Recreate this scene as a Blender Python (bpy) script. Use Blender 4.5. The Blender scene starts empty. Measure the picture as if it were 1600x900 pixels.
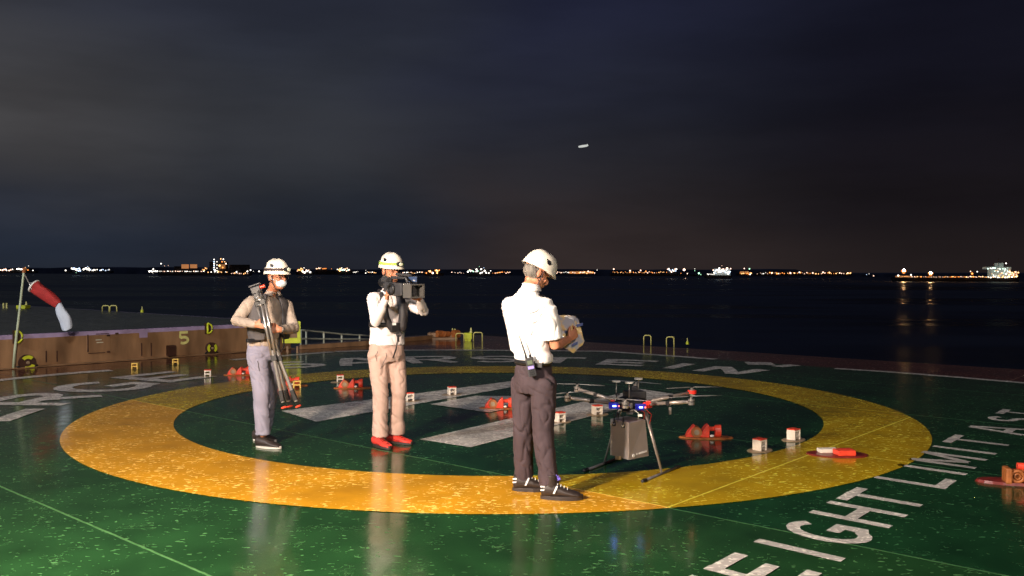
import bpy, bmesh, math, random
import numpy as np
from mathutils import Vector, Matrix, noise
R = math.radians
random.seed(7)
SC = bpy.context.scene
COL = SC.collection
# ---------------------------------------------------------------- camera
CAM_H, FPX, HOR = 1.62, 1390.0, 428.0
cd = bpy.data.cameras.new('camera'); cam = bpy.data.objects.new('camera', cd); COL.objects.link(cam)
cd.sensor_width = 36.0; cd.lens = 36.0 * FPX / 1600.0; cd.clip_start = .05; cd.clip_end = 90000
PITCH = math.atan((450 - HOR) / FPX)
cam.location = (0, 0, CAM_H); cam.rotation_euler = (R(90) - PITCH, 0, 0)
SC.camera = cam
# ---------------------------------------------------------------- night sky
W = bpy.data.worlds.new('World'); SC.world = W; W.use_nodes = True
nt = W.node_tree; nt.nodes.clear()
def N(t, **k):
    n = nt.nodes.new(t)
    for a, b in k.items(): setattr(n, a, b)
    return n
out = N('ShaderNodeOutputWorld'); bg = N('ShaderNodeBackground'); tc = N('ShaderNodeTexCoord'); sep = N('ShaderNodeSeparateXYZ')
nt.links.new(tc.outputs['Generated'], sep.inputs[0])
mp = N('ShaderNodeMapping'); mp.inputs['Scale'].default_value = (1, 1, 4.5); nt.links.new(tc.outputs['Generated'], mp.inputs[0])
nz = N('ShaderNodeTexNoise'); nz.inputs['Scale'].default_value = 2.2; nz.inputs['Detail'].default_value = 4; nt.links.new(mp.outputs[0], nz.inputs[0])
def ramp(stops):
    r = N('ShaderNodeValToRGB'); r.color_ramp.interpolation = 'B_SPLINE'
    while len(r.color_ramp.elements) < len(stops): r.color_ramp.elements.new(.5)
    for e, (p, c) in zip(r.color_ramp.elements, stops): e.position = p; e.color = (*c, 1)
    return r
ad = N('ShaderNodeMath', operation='MULTIPLY_ADD'); nt.links.new(nz.outputs['Fac'], ad.inputs[0]); ad.inputs[1].default_value = .12; 
s2 = N('ShaderNodeMath', operation='ADD'); nt.links.new(sep.outputs['Z'], s2.inputs[0]); s2.inputs[1].default_value = -.06
nt.links.new(s2.outputs[0], ad.inputs[2])
z2 = N('ShaderNodeMath', operation='MULTIPLY'); nt.links.new(ad.outputs[0], z2.inputs[0]); z2.inputs[1].default_value = 2.2
rl = ramp([(0, (.017, .021, .030)), (.12, (.012, .019, .036)), (.27, (.066, .062, .062)), (.42, (.045, .045, .050)), (.65, (.034, .036, .045)), (1, (.018, .019, .03))])
rm = ramp([(0, (.017, .018, .025)), (.14, (.012, .017, .029)), (.30, (.034, .035, .039)), (.48, (.025, .029, .041)), (.7, (.020, .023, .040))])
rc = ramp([(0, (.034, .024, .023)), (.12, (.026, .020, .021)), (.28, (.020, .020, .025)), (.45, (.0165, .019, .032)), (.7, (.0125, .0145, .036))])
rr = ramp([(0, (.014, .010, .010)), (.15, (.009, .007, .008)), (.4, (.006, .006, .011)), (.8, (.0055, .006, .014))])
for r_ in (rl, rm, rc, rr): nt.links.new(z2.outputs[0], r_.inputs[0])
def mrange(src, a, b, lo=0, hi=1):
    m = N('ShaderNodeMapRange', interpolation_type='SMOOTHSTEP'); nt.links.new(src, m.inputs[0]); m.inputs[1].default_value = a; m.inputs[2].default_value = b; m.inputs[3].default_value = lo; m.inputs[4].default_value = hi; return m
wob = N('ShaderNodeMath', operation='MULTIPLY_ADD'); nz3 = N('ShaderNodeTexNoise'); nz3.inputs['Scale'].default_value = 1.6; nt.links.new(mp.outputs[0], nz3.inputs[0])
nt.links.new(nz3.outputs['Fac'], wob.inputs[0]); wob.inputs[1].default_value = .35
wo2 = N('ShaderNodeMath', operation='ADD'); nt.links.new(sep.outputs['X'], wo2.inputs[0]); wo2.inputs[1].default_value = -.175; nt.links.new(wo2.outputs[0], wob.inputs[2])
prev = rl.outputs[0]
for (a, b), r_ in (((-.52, -.22), rm), ((-.14, .06), rc), ((.06, .45), rr)):
    mm_ = mrange(wob.outputs[0], a, b); x1 = N('ShaderNodeMix', data_type='RGBA'); nt.links.new(mm_.outputs[0], x1.inputs[0]); nt.links.new(prev, x1.inputs[6]); nt.links.new(r_.outputs[0], x1.inputs[7]); prev = x1.outputs[2]
nz2 = N('ShaderNodeTexNoise'); nz2.inputs['Scale'].default_value = 3.4; nz2.inputs['Detail'].default_value = 5; nt.links.new(mp.outputs[0], nz2.inputs[0])
br = mrange(nz2.outputs['Fac'], .3, .7, .84, 1.18); x2 = N('ShaderNodeMix', data_type='RGBA', blend_type='MULTIPLY'); x2.inputs[0].default_value = 1; nt.links.new(prev, x2.inputs[6]); nt.links.new(br.outputs[0], x2.inputs[7])
nt.links.new(x2.outputs[2], bg.inputs[0]); bg.inputs[1].default_value = 1.0; nt.links.new(bg.outputs[0], out.inputs[0])
SC.view_settings.view_transform = 'Standard'; SC.view_settings.look = 'None'; SC.view_settings.exposure = 0; SC.view_settings.gamma = 1
# ---------------------------------------------------------------- lamps of the ship, with a fill lamp
def area(name, loc, target, power, size, col, spread=180):
    l = bpy.data.lights.new(name, 'AREA'); l.energy = power; l.size = size; l.color = col; l.spread = R(spread)
    o = bpy.data.objects.new(name, l); COL.objects.link(o); o.location = loc
    o.rotation_euler = (Vector(target) - Vector(loc)).to_track_quat('-Z', 'Y').to_euler(); return o
area('floodlight', (-3.05, 2.55, 2.75), (-.8, 7.0, .4), 790, .35, (1.0, .80, .62))
area('mast_floodlight', (-26, -14, 17), (-6, 18, 0), 6800, 1.2, (.92, .93, .95))
area('fill_floodlight', (3.5, -11, 9), (.2, 8.5, .6), 1650, 1.2, (1.0, .86, .74))  # unseen fill lamp behind the camera, lifts the shadows
SC.cycles.use_denoising = True
SC.cycles.sample_clamp_indirect = 4; SC.cycles.caustics_reflective = True
# ---------------------------------------------------------------- geometry of the view: pixels of the photograph to points
cp, sp_ = math.cos(PITCH), math.sin(PITCH)
def ray(px, py):
    u, v = px - 800, py - 450
    return Vector((u, FPX * cp - v * sp_, -FPX * sp_ - v * cp))
def G(px, py, z=0.0):                      # point on the plane z
    r = ray(px, py); t = (z - CAM_H) / r.z
    return Vector((r.x * t, r.y * t, z))
def A(px, py, Y):                          # point at depth Y
    r = ray(px, py); t = Y / r.y
    return Vector((r.x * t, Y, CAM_H + r.z * t))
PH = R(48.6); UX = Vector((math.cos(PH), math.sin(PH), 0)); VX = Vector((math.sin(PH), -math.cos(PH), 0))
# ---------------------------------------------------------------- materials
def material(name, col, rough=.6, metal=0, var=.0, vscale=8, bump=0, bscale=30, emit=None, estr=0, col2=None, c2thr=.55, coat=0, spec=.5, stretch=(1, 1, 1), det=4):
    m = bpy.data.materials.new(name); m.use_nodes = True; t = m.node_tree; b = t.nodes['Principled BSDF']
    b.inputs['Base Color'].default_value = (*col, 1); b.inputs['Roughness'].default_value = rough; b.inputs['Metallic'].default_value = metal
    b.inputs['Coat Weight'].default_value = coat; b.inputs['Coat Roughness'].default_value = .08; b.inputs['Specular IOR Level'].default_value = spec
    tx = t.nodes.new('ShaderNodeTexCoord'); mp = t.nodes.new('ShaderNodeMapping'); mp.inputs['Scale'].default_value = stretch
    t.links.new(tx.outputs['Object'], mp.inputs[0])
    if var or col2:
        n = t.nodes.new('ShaderNodeTexNoise'); n.inputs['Scale'].default_value = vscale; n.inputs['Detail'].default_value = det; t.links.new(mp.outputs[0], n.inputs[0])
        mx = t.nodes.new('ShaderNodeMix'); mx.data_type = 'RGBA'
        r = t.nodes.new('ShaderNodeMapRange'); t.links.new(n.outputs['Fac'], r.inputs[0])
        if col2: r.inputs[1].default_value = c2thr - .05; r.inputs[2].default_value = c2thr + .05
        else: r.inputs[1].default_value = .3; r.inputs[2].default_value = .7
        t.links.new(r.outputs[0], mx.inputs[0])
        a = col if col2 else [c * (1 - var) for c in col]; c = col2 if col2 else [min(1, c * (1 + var)) for c in col]
        mx.inputs[6].default_value = (*a, 1); mx.inputs[7].default_value = (*c, 1); t.links.new(mx.outputs[2], b.inputs['Base Color'])
    if bump:
        n = t.nodes.new('ShaderNodeTexNoise'); n.inputs['Scale'].default_value = bscale; n.inputs['Detail'].default_value = 5; t.links.new(mp.outputs[0], n.inputs[0])
        bp = t.nodes.new('ShaderNodeBump'); bp.inputs['Strength'].default_value = bump; bp.inputs['Distance'].default_value = .01
        t.links.new(n.outputs['Fac'], bp.inputs['Height']); t.links.new(bp.outputs[0], b.inputs['Normal'])
    if emit: b.inputs['Emission Color'].default_value = (*emit, 1); b.inputs['Emission Strength'].default_value = estr
    return m
SEAM_U = [2.49, 5.32, 7.95, 10.7, 13.4, -.3]; SEAM_V = [-3.25]
def deck_material(name, col, col_dry, dry_thr, rough=.13, seam=True, flake=33, rough_dry=.45, var=.25, dry_mix=1.0, ripple=0, plate2=None):
    """wet painted steel: a glossy film of water broken by small dry flecks and rims, and welded plate seams"""
    m = bpy.data.materials.new(name); m.use_nodes = True; t = m.node_tree; b = t.nodes['Principled BSDF']; L = t.links.new
    def n(ty, **k):
        q = t.nodes.new(ty)
        for a_, b_ in k.items(): setattr(q, a_, b_)
        return q
    def mth(op, a_, b_=None, c_=None, clamp=False):
        q = n('ShaderNodeMath', operation=op); q.use_clamp = clamp
        for i, v in enumerate((a_, b_, c_)):
            if v is None: continue
            if hasattr(v, 'node'): L(v, q.inputs[i])
            else: q.inputs[i].default_value = v
        return q.outputs[0]
    def noi(scale, det=3, vec=None, dist=0):
        q = n('ShaderNodeTexNoise'); q.inputs['Scale'].default_value = scale; q.inputs['Detail'].default_value = det; q.inputs['Distortion'].default_value = dist
        L(vec or tx.outputs['Object'], q.inputs[0]); return q.outputs['Fac']
    def mr(v, a_, b_, c_=0, d_=1):
        q = n('ShaderNodeMapRange'); L(v, q.inputs[0]); q.inputs[1].default_value = a_; q.inputs[2].default_value = b_; q.inputs[3].default_value = c_; q.inputs[4].default_value = d_; return q.outputs[0]
    tx = n('ShaderNodeTexCoord')
    big = noi(1.1, 4); mid = noi(5.5, 3)
    # flecks: short curved dashes = narrow band of a distorted noise near a level, broken up by a second noise
    wm = n('ShaderNodeMapping'); wm.inputs['Rotation'].default_value = (0, 0, R(25)); wm.inputs['Scale'].default_value = (.6, 1.0, 1); L(tx.outputs['Object'], wm.inputs[0])
    f1 = noi(flake, 1.5, wm.outputs[0], .6)
    blobs = mr(f1, dry_thr, dry_thr + .02)
    f2 = noi(flake * .33, 2, None, 1.2)
    line = mth('SUBTRACT', 1, mr(mth('ABSOLUTE', mth('SUBTRACT', f2, .5)), .004, .010))
    brk = mr(noi(4.0, 2), .60, .62)
    line = mth('MULTIPLY', line, brk)
    dens = mr(mth('ADD', mth('MULTIPLY', big, .6), mth('MULTIPLY', mid, .4)), .40, .56)
    dry = mth('MAXIMUM', mth('MULTIPLY', blobs, dens), mth('MULTIPLY', line, .8), clamp=True)
    # seams
    sx = n('ShaderNodeSeparateXYZ'); L(tx.outputs['Object'], sx.inputs[0])
    U_ = mth('ADD', mth('MULTIPLY', sx.outputs['X'], UX.x), mth('MULTIPLY', sx.outputs['Y'], UX.y))
    V_ = mth('ADD', mth('MULTIPLY', sx.outputs['X'], VX.x), mth('MULTIPLY', sx.outputs['Y'], VX.y))
    sm = None
    if seam:
        jit = mth('MULTIPLY', mth('SUBTRACT', noi(9, 2), .5), .012)
        for co, lst in (((U_, SEAM_U), (V_, SEAM_V)) if seam is True else ((U_, SEAM_U),)):
            for c_ in lst:
                s_ = mr(mth('ABSOLUTE', mth('ADD', mth('SUBTRACT', co, c_), jit)), .005, .011, 1, 0)
                sm = s_ if sm is None else mth('MAXIMUM', sm, s_)
        dry = mth('MAXIMUM', dry, mth('MULTIPLY', sm, mr(noi(14, 2), .25, .5, .35, .8)), clamp=True)
    dry = mth('MULTIPLY', dry, dry_mix)
    base = n('ShaderNodeMix', data_type='RGBA'); L(mr(mth('ADD', mth('MULTIPLY', big, .5), mth('MULTIPLY', noi(3.2, 6), .5)), .35, .65), base.inputs[0])
    base.inputs[6].default_value = (*[c * (1 - var) for c in col], 1); base.inputs[7].default_value = (*[c * (1 + var) for c in col], 1)
    bout = base.outputs[2]; cd_ = n('ShaderNodeRGB'); cd_.outputs[0].default_value = (*col_dry, 1); dout = cd_.outputs[0]
    if plate2:                                             # the plates beyond the welded seam take a second tint
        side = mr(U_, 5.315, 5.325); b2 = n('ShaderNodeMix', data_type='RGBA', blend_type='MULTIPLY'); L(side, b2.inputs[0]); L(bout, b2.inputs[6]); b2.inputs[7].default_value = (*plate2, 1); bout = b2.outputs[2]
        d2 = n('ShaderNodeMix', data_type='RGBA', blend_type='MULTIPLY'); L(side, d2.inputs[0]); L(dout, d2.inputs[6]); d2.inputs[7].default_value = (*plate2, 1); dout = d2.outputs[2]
    mx = n('ShaderNodeMix', data_type='RGBA'); L(dry, mx.inputs[0]); L(bout, mx.inputs[6]); L(dout, mx.inputs[7])
    L(mx.outputs[2], b.inputs['Base Color'])
    rg = mth('ADD', mr(mid, .3, .7, rough * .75, rough * 1.5), mth('MULTIPLY', dry, rough_dry), clamp=True); L(rg, b.inputs['Roughness'])
    b.inputs['Specular IOR Level'].default_value = .5; b.inputs['IOR'].default_value = 1.47
    hgt = mth('ADD', mth('MULTIPLY', dry, .12), mth('ADD', mth('MULTIPLY', noi(60, 2), .03), mth('MULTIPLY', noi(6, 3), .22)))
    if ripple:
        rp = n('ShaderNodeMapping'); rp.inputs['Scale'].default_value = (.25, 1.0, 1); L(tx.outputs['Object'], rp.inputs[0]); hgt = mth('ADD', hgt, mth('MULTIPLY', noi(2.6, 2, rp.outputs[0]), ripple))
    if seam: hgt = mth('ADD', hgt, mth('MULTIPLY', sm, .35))
    bp = n('ShaderNodeBump'); bp.inputs['Strength'].default_value = .6; bp.inputs['Distance'].default_value = .008; L(hgt, bp.inputs['Height']); L(bp.outputs[0], b.inputs['Normal'])
    return m
M = {}
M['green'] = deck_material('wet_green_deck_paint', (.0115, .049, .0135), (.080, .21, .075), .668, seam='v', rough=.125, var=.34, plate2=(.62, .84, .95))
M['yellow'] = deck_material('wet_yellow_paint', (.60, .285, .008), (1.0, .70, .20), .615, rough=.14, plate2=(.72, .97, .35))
M['white_paint'] = deck_material('worn_white_paint', (.48, .455, .43), (.80, .77, .70), .585, rough=.22, flake=40)
M['red_deck'] = deck_material('red_oxide_deck_paint', (.075, .022, .014), (.14, .06, .04), .64, rough=.10, ripple=2.2)
M['hatch_top'] = deck_material('hatch_cover_top_paint', (.055, .062, .050), (.12, .12, .10), .62, rough=.3)
M['brown'] = material('brown_coaming_paint', (.27, .155, .080), .45, var=.40, vscale=3.2, bump=.3, bscale=20, stretch=(1, 1, .25), det=8)
M['dark_rust'] = material('dark_rust', (.05, .018, .010), .6, var=.4, vscale=9)
M['lavender'] = material('pale_lilac_paint', (.38, .30, .50), .5, var=.2, vscale=4)
M['pale_yellow'] = material('pale_yellow_paint', (.72, .70, .26), .5, var=.12, vscale=12)
M['yel_green'] = material('lime_yellow_paint', (.62, .70, .03), .5, var=.15, vscale=10)
M['rail'] = material('rail_paint', (.62, .66, .55), .4, var=.15)
M['hoop'] = material('hoop_yellow_paint', (.72, .68, .22), .4, var=.15)
M['white_box'] = material('white_fitting_paint', (.80, .72, .62), .4, var=.08, vscale=20, bump=.1)
M['yel_box'] = material('yellow_fitting_paint', (.85, .55, .12), .4, var=.1, vscale=20)
M['red'] = material('red_fitting_paint', (.85, .065, .030), .38, var=.25, vscale=14, bump=.2)
M['orange_rust'] = material('orange_rust', (.38, .12, .030), .5, var=.4, vscale=18, bump=.4)
M['dark_red'] = material('dark_red_paint', (.16, .018, .014), .35, var=.3, vscale=18)
M['beige_plate'] = material('worn_base_plate', (.30, .22, .14), .4, var=.3, vscale=18)
M['skin'] = material('skin', (.56, .23, .13), .5, var=.1, vscale=20)
M['skin_dark'] = material('tanned_skin', (.50, .20, .11), .5, var=.1, vscale=20)
M['helmet'] = material('white_helmet_shell', (.82, .76, .66), .28, var=.04, coat=.3)
M['black'] = material('black_plastic', (.012, .012, .014), .4)
M['dark_grey'] = material('dark_grey_plastic', (.045, .045, .05), .42, var=.15, vscale=20)
M['grey'] = material('grey_metal', (.22, .21, .20), .35, metal=.6, var=.1)
M['silver'] = material('silver_tube', (.40, .37, .35), .28, metal=.7)
M['white_shirt'] = material('white_cotton', (.84, .80, .78), .85, bump=.35, bscale=22, var=.03)
M['white_knit'] = material('white_long_sleeve', (.82, .74, .73), .85, bump=.3, bscale=24, var=.03)
M['beige_shirt'] = material('beige_long_sleeve', (.37, .30, .25), .9, bump=.4, bscale=26, var=.08)
M['lilac_trousers'] = material('grey_lilac_trousers', (.225, .215, .285), .9, bump=.5, bscale=22, var=.12, vscale=6)
M['tan_trousers'] = material('tan_trousers', (.47, .325, .275), .88, bump=.4, bscale=20, var=.06)
M['dark_trousers'] = material('dark_plum_trousers', (.050, .032, .039), .85, bump=.5, bscale=22, var=.12)
M['vest'] = material('charcoal_vest', (.085, .078, .082), .8, bump=.5, bscale=30, var=.15)
M['harness'] = material('black_harness_webbing', (.022, .020, .024), .6, bump=.3, bscale=60)
M['mask'] = material('blue_white_mask', (.60, .70, .78), .8)
M['hair'] = material('grey_hair', (.16, .14, .12), .7, bump=1.0, bscale=70, var=.4, vscale=40, stretch=(1, 1, .3))
M['dark_hair'] = material('dark_hair', (.02, .015, .012), .6)
M['band_green'] = material('lime_strap', (.40, .62, .10), .6)
M['band_dark'] = material('dark_strap', (.05, .03, .03), .6)
M['lens'] = material('clear_lamp_lens', (.75, .78, .6), .1, coat=1)
M['glass'] = material('dark_glass', (.01, .012, .02), .05, coat=1)
M['red_shoe'] = material('red_shoe_fabric', (.72, .045, .03), .6, col2=(.30, .02, .02), c2thr=.56, vscale=26, bump=.4, stretch=(1, 1, 2.5))
M['black_shoe'] = material('black_shoe_leather', (.028, .020, .018), .45, bump=.3, bscale=40)
M['sole_white'] = material('white_sole', (.55, .52, .48), .6)
M['sole_dark'] = material('dark_sole', (.03, .022, .02), .6)
M['reflect'] = material('white_reflective_tape', (.80, .80, .80), .3)
M['gold'] = material('gold_braid', (.60, .34, .05), .35, metal=.4)
M['lace'] = material('violet_laces', (.16, .12, .55), .6)
M['screen'] = material('small_lcd_screen', (.05, .07, .12), .2, emit=(.15, .22, .40), estr=.5)
M['radio_lcd'] = material('radio_display', (.10, .12, .08), .3, emit=(.30, .36, .2), estr=.15)
M['radio_label'] = material('radio_violet_label', (.35, .28, .85), .5)
M['box'] = material('graphite_payload_box', (.26, .225, .215), .55, var=.08, vscale=10)
M['carbon'] = material('carbon_tube', (.12, .11, .11), .35, var=.2, vscale=20)
M['tube'] = material('satin_tube', (.30, .26, .24), .32, metal=.4)
M['blade'] = material('propeller_blade', (.22, .21, .21), .3)
M['blue_led'] = material('blue_led', (.1, .2, 1), .3, emit=(.16, .24, 1.0), estr=14)
M['blue_lens'] = material('blue_glowing_housing', (.01, .01, .10), .3, emit=(.015, .02, .45), estr=.45)
M['red_led'] = material('red_led', (1, .1, .05), .3, emit=(1.0, .10, .06), estr=6)
M['drone_red'] = material('red_arm_ring', (.75, .03, .02), .4)
M['white_disc'] = material('white_antenna_disc', (.88, .86, .82), .6)
M['bag'] = material('crumpled_plastic', (.42, .42, .50), .22, col2=(.82, .56, .20), c2thr=.50, vscale=13, bump=1.0, bscale=14, coat=.5)
M['bag_blue'] = material('blue_print', (.10, .14, .36), .3, coat=.5)
M['sock_red'] = material('red_windsock_cloth', (.42, .03, .03), .8, bump=.4, bscale=14, var=.15)
M['sock_white'] = material('white_windsock_cloth', (.58, .66, .80), .8, bump=.5, bscale=12, var=.08)
M['pole'] = material('pale_green_pole', (.48, .56, .40), .5, var=.15)
M['hull'] = material('dark_ship_hull', (.012, .009, .010), .6)
M['deckhouse'] = material('ship_deckhouse_paint', (.5, .52, .50), .6)
M['coast'] = material('dark_coast', (.16, .20, .27), 1, var=.3, vscale=.01)  # lightened bluish albedo stands in for distance haze
M['aircraft'] = material('pale_lit_fuselage', (.6, .6, .6), .5, emit=(.75, .77, .72), estr=.75)  # emission stands in for light falling on the airframe
def sea_material():
    m = bpy.data.materials.new('night_sea'); m.use_nodes = True; t = m.node_tree; t.nodes.remove(t.nodes['Principled BSDF']); L = t.links.new; o = t.nodes['Material Output']
    g = t.nodes.new('ShaderNodeBsdfGlossy'); d = t.nodes.new('ShaderNodeBsdfDiffuse'); ad_ = t.nodes.new('ShaderNodeAddShader')
    g.inputs['Color'].default_value = (.24, .27, .28, 1); d.inputs['Color'].default_value = (.001, .0018, .0026, 1); L(g.outputs[0], ad_.inputs[0]); L(d.outputs[0], ad_.inputs[1]); L(ad_.outputs[0], o.inputs['Surface'])
    tx = t.nodes.new('ShaderNodeTexCoord'); mp = t.nodes.new('ShaderNodeMapping'); mp.inputs['Scale'].default_value = (.22, 1, 1); L(tx.outputs['Object'], mp.inputs[0])
    def noi(sc):
        n = t.nodes.new('ShaderNodeTexNoise'); n.inputs['Scale'].default_value = sc; n.inputs['Detail'].default_value = 4; L(mp.outputs[0], n.inputs[0]); return n.outputs['Fac']
    h = None
    for sc, am in ((.035, .5), (.16, .35), (.7, .12)):
        q = t.nodes.new('ShaderNodeMath'); q.operation = 'MULTIPLY_ADD'; L(noi(sc), q.inputs[0]); q.inputs[1].default_value = am
        if h: L(h, q.inputs[2])
        h = q.outputs[0]
    bp = t.nodes.new('ShaderNodeBump'); bp.inputs['Strength'].default_value = .5; bp.inputs['Distance'].default_value = 1.0; L(h, bp.inputs['Height']); L(bp.outputs[0], g.inputs['Normal'])
    r = t.nodes.new('ShaderNodeMapRange'); L(noi(.012), r.inputs[0]); r.inputs[1].default_value = .42; r.inputs[2].default_value = .58; r.inputs[3].default_value = .22; r.inputs[4].default_value = .55; L(r.outputs[0], g.inputs['Roughness'])
    return m
M['sea'] = sea_material()
LAMPM = {}
def lampmat(col, s):
    k = (col, s)
    if k not in LAMPM: LAMPM[k] = material('ship_lamp', (0.0, 0.0, 0.0), .5, emit=col, estr=s)
    return LAMPM[k]
# ---------------------------------------------------------------- object helpers
def wpos(o):
    p = Vector((0, 0, 0))
    while o is not None: p += o.location; o = o.parent
    return p
def empty(name, loc, label=None, cat=None, group=None, rz=0, kind=None):
    o = bpy.data.objects.new(name, None); COL.objects.link(o); o.location = loc; o.rotation_euler = (0, 0, rz); o.empty_display_size = .1
    tag(o, label, cat, group, kind); return o
def tag(o, label=None, cat=None, group=None, kind=None):
    for k, v in (('label', label), ('category', cat), ('group', group), ('kind', kind)):
        if v: o[k] = v
    return o
def obj(name, bm, m, parent=None, smooth=False, world=True, bevel=0):
    """one mesh object; with world=True the bmesh is in world coordinates and is shifted to its parent's"""
    me = bpy.data.meshes.new(name)
    if parent is not None and world: bmesh.ops.translate(bm, verts=bm.verts, vec=-wpos(parent))
    bm.to_mesh(me); bm.free()
    for mm in (m if isinstance(m, (list, tuple)) else [m]): me.materials.append(mm)
    if smooth: me.polygons.foreach_set('use_smooth', [True] * len(me.polygons))
    o = bpy.data.objects.new(name, me); COL.objects.link(o); o.parent = parent
    if bevel:
        b = o.modifiers.new('bevel', 'BEVEL'); b.width = bevel; b.segments = 2; b.limit_method = 'ANGLE'
    return o
def structure(name, bm, m, **k):
    o = obj(name, bm, m, **k); o['kind'] = 'structure'; return o
def B(): return bmesh.new()
def box(bm, c, s, X=Vector((1, 0, 0)), Z=Vector((0, 0, 1)), taper=1.0):
    """box of full size s, local x along X, z along Z"""
    X = Vector(X).normalized(); Z = Vector(Z).normalized(); Yv = Z.cross(X).normalized(); c = Vector(c); vs = []
    for k in (-.5, .5):
        f = taper if k > 0 else 1
        for i, j in ((-.5, -.5), (.5, -.5), (.5, .5), (-.5, .5)): vs.append(bm.verts.new(c + X * i * s[0] * f + Yv * j * s[1] * f + Z * k * s[2]))
    for q in ((3, 2, 1, 0), (4, 5, 6, 7), (0, 1, 5, 4), (1, 2, 6, 5), (2, 3, 7, 6), (3, 0, 4, 7)): bm.faces.new([vs[i] for i in q])
def frame(T, ref):
    T = T.normalized(); s = ref - T * ref.dot(T)
    if s.length < 1e-4: s = Vector((1, 0, 0)) - T * T.x
    if s.length < 1e-4: s = Vector((0, 1, 0))
    s.normalize(); return s, T.cross(s).normalized()
def loft(bm, rings, n=16, caps=True, closed=False):
    """rings: (centre, half-axis a, half-axis b)"""
    R_ = []
    for c, a, b in rings:
        R_.append([bm.verts.new(c + a * math.cos(2 * math.pi * i / n) + b * math.sin(2 * math.pi * i / n)) for i in range(n)])
    for r0, r1 in zip(R_, R_[1:]):
        for i in range(n): bm.faces.new((r0[i], r0[(i + 1) % n], r1[(i + 1) % n], r1[i]))
    if caps: bm.faces.new(R_[0][::-1]); bm.faces.new(R_[-1])
def limb(bm, pts, rad, ref=Vector((0, 0, 1)), n=14, round_=True, flat=1.0):
    """tapered tube with rounded ends; rad a number or list; flat scales the second axis"""
    pts = [Vector(p) for p in pts]
    rad = [rad] * len(pts) if isinstance(rad, (int, float)) else list(rad)
    rings = []
    for i, p in enumerate(pts):
        T = (pts[min(i + 1, len(pts) - 1)] - pts[max(i - 1, 0)]).normalized(); s, q = frame(T, ref)
        rr_ = rad[i]
        if i == 0 and round_:
            for f in (.92, .6): rings.append((p - T * rr_ * f, s * rr_ * math.sqrt(1 - f * f), q * rr_ * flat * math.sqrt(1 - f * f)))
        rings.append((p, s * rr_, q * rr_ * flat))
        if i == len(pts) - 1 and round_:
            for f in (.6, .92): rings.append((p + T * rr_ * f, s * rr_ * math.sqrt(1 - f * f), q * rr_ * flat * math.sqrt(1 - f * f)))
    loft(bm, rings, n)
def tube(bm, pts, r, n=8): limb(bm, pts, r, Vector((.13, .2, 1)), n, round_=False)
def cyl(bm, a, b, r, n=20, r2=None):
    a, b = Vector(a), Vector(b); s, q = frame(b - a, Vector((.1, .3, 1))); r2 = r if r2 is None else r2
    loft(bm, [(a, s * r, q * r), (b, s * r2, q * r2)], n)
def ellipsoid(bm, c, X, Y_, Z, n=20, m=12):
    """full closed ellipsoid with half-axis vectors"""
    rings = []
    for k in range(1, m):
        t = math.pi * k / m; rings.append((Vector(c) - Z * math.cos(t), X * math.sin(t), Y_ * math.sin(t)))
    loft(bm, rings, n)
def ring(bm, c, ax, R0, r, n=24, k=8):
    ax = Vector(ax).normalized(); s, q = frame(ax, Vector((0, 0, 1))); vs = []
    for i in range(n):
        t = 2 * math.pi * i / n; d = s * math.cos(t) + q * math.sin(t); vs.append([bm.verts.new(Vector(c) + d * (R0 + r * math.cos(2 * math.pi * j / k)) + ax * r * math.sin(2 * math.pi * j / k)) for j in range(k)])
    for i in range(n):
        for j in range(k): bm.faces.new((vs[i][j], vs[(i + 1) % n][j], vs[(i + 1) % n][(j + 1) % k], vs[i][(j + 1) % k]))
def slab(bm, poly, z0, z1):
    a = [bm.verts.new((p[0], p[1], z0)) for p in poly]; b = [bm.verts.new((p[0], p[1], z1)) for p in poly]; n = len(poly)
    bm.faces.new(b); bm.faces.new(a[::-1])
    for i in range(n): bm.faces.new((a[i], a[(i + 1) % n], b[(i + 1) % n], b[i]))
def sheet(bm, poly, z): bm.faces.new([bm.verts.new((p[0], p[1], z)) for p in poly])
def fuse(name, bm, m, parent, voxel=.007, smooth=5, fn=None):
    """melt overlapping closed shapes into ONE continuous surface"""
    bmesh.ops.recalc_face_normals(bm, faces=bm.faces)
    o = obj(name, bm, m, parent)
    rm = o.modifiers.new('r', 'REMESH'); rm.mode = 'VOXEL'; rm.voxel_size = voxel; rm.use_smooth_shade = True
    sm = o.modifiers.new('s', 'SMOOTH'); sm.factor = .6; sm.iterations = smooth
    dg = bpy.context.evaluated_depsgraph_get(); dg.update()
    me = bpy.data.meshes.new_from_object(o.evaluated_get(dg)); o.modifiers.clear(); old = o.data; o.data = me; bpy.data.meshes.remove(old)
    if not me.materials: me.materials.append(m)
    if fn:
        n = len(me.vertices); co = np.empty(n * 3); me.vertices.foreach_get('co', co); no = np.empty(n * 3); me.vertices.foreach_get('normal', no)
        co = co.reshape(-1, 3); no = no.reshape(-1, 3); w = wpos(o)
        d = np.array([fn(Vector(c) + w) for c in co]); co += no * d[:, None]; me.vertices.foreach_set('co', co.ravel()); me.update()
    me.polygons.foreach_set('use_smooth', [True] * len(me.polygons))
    return o
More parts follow.
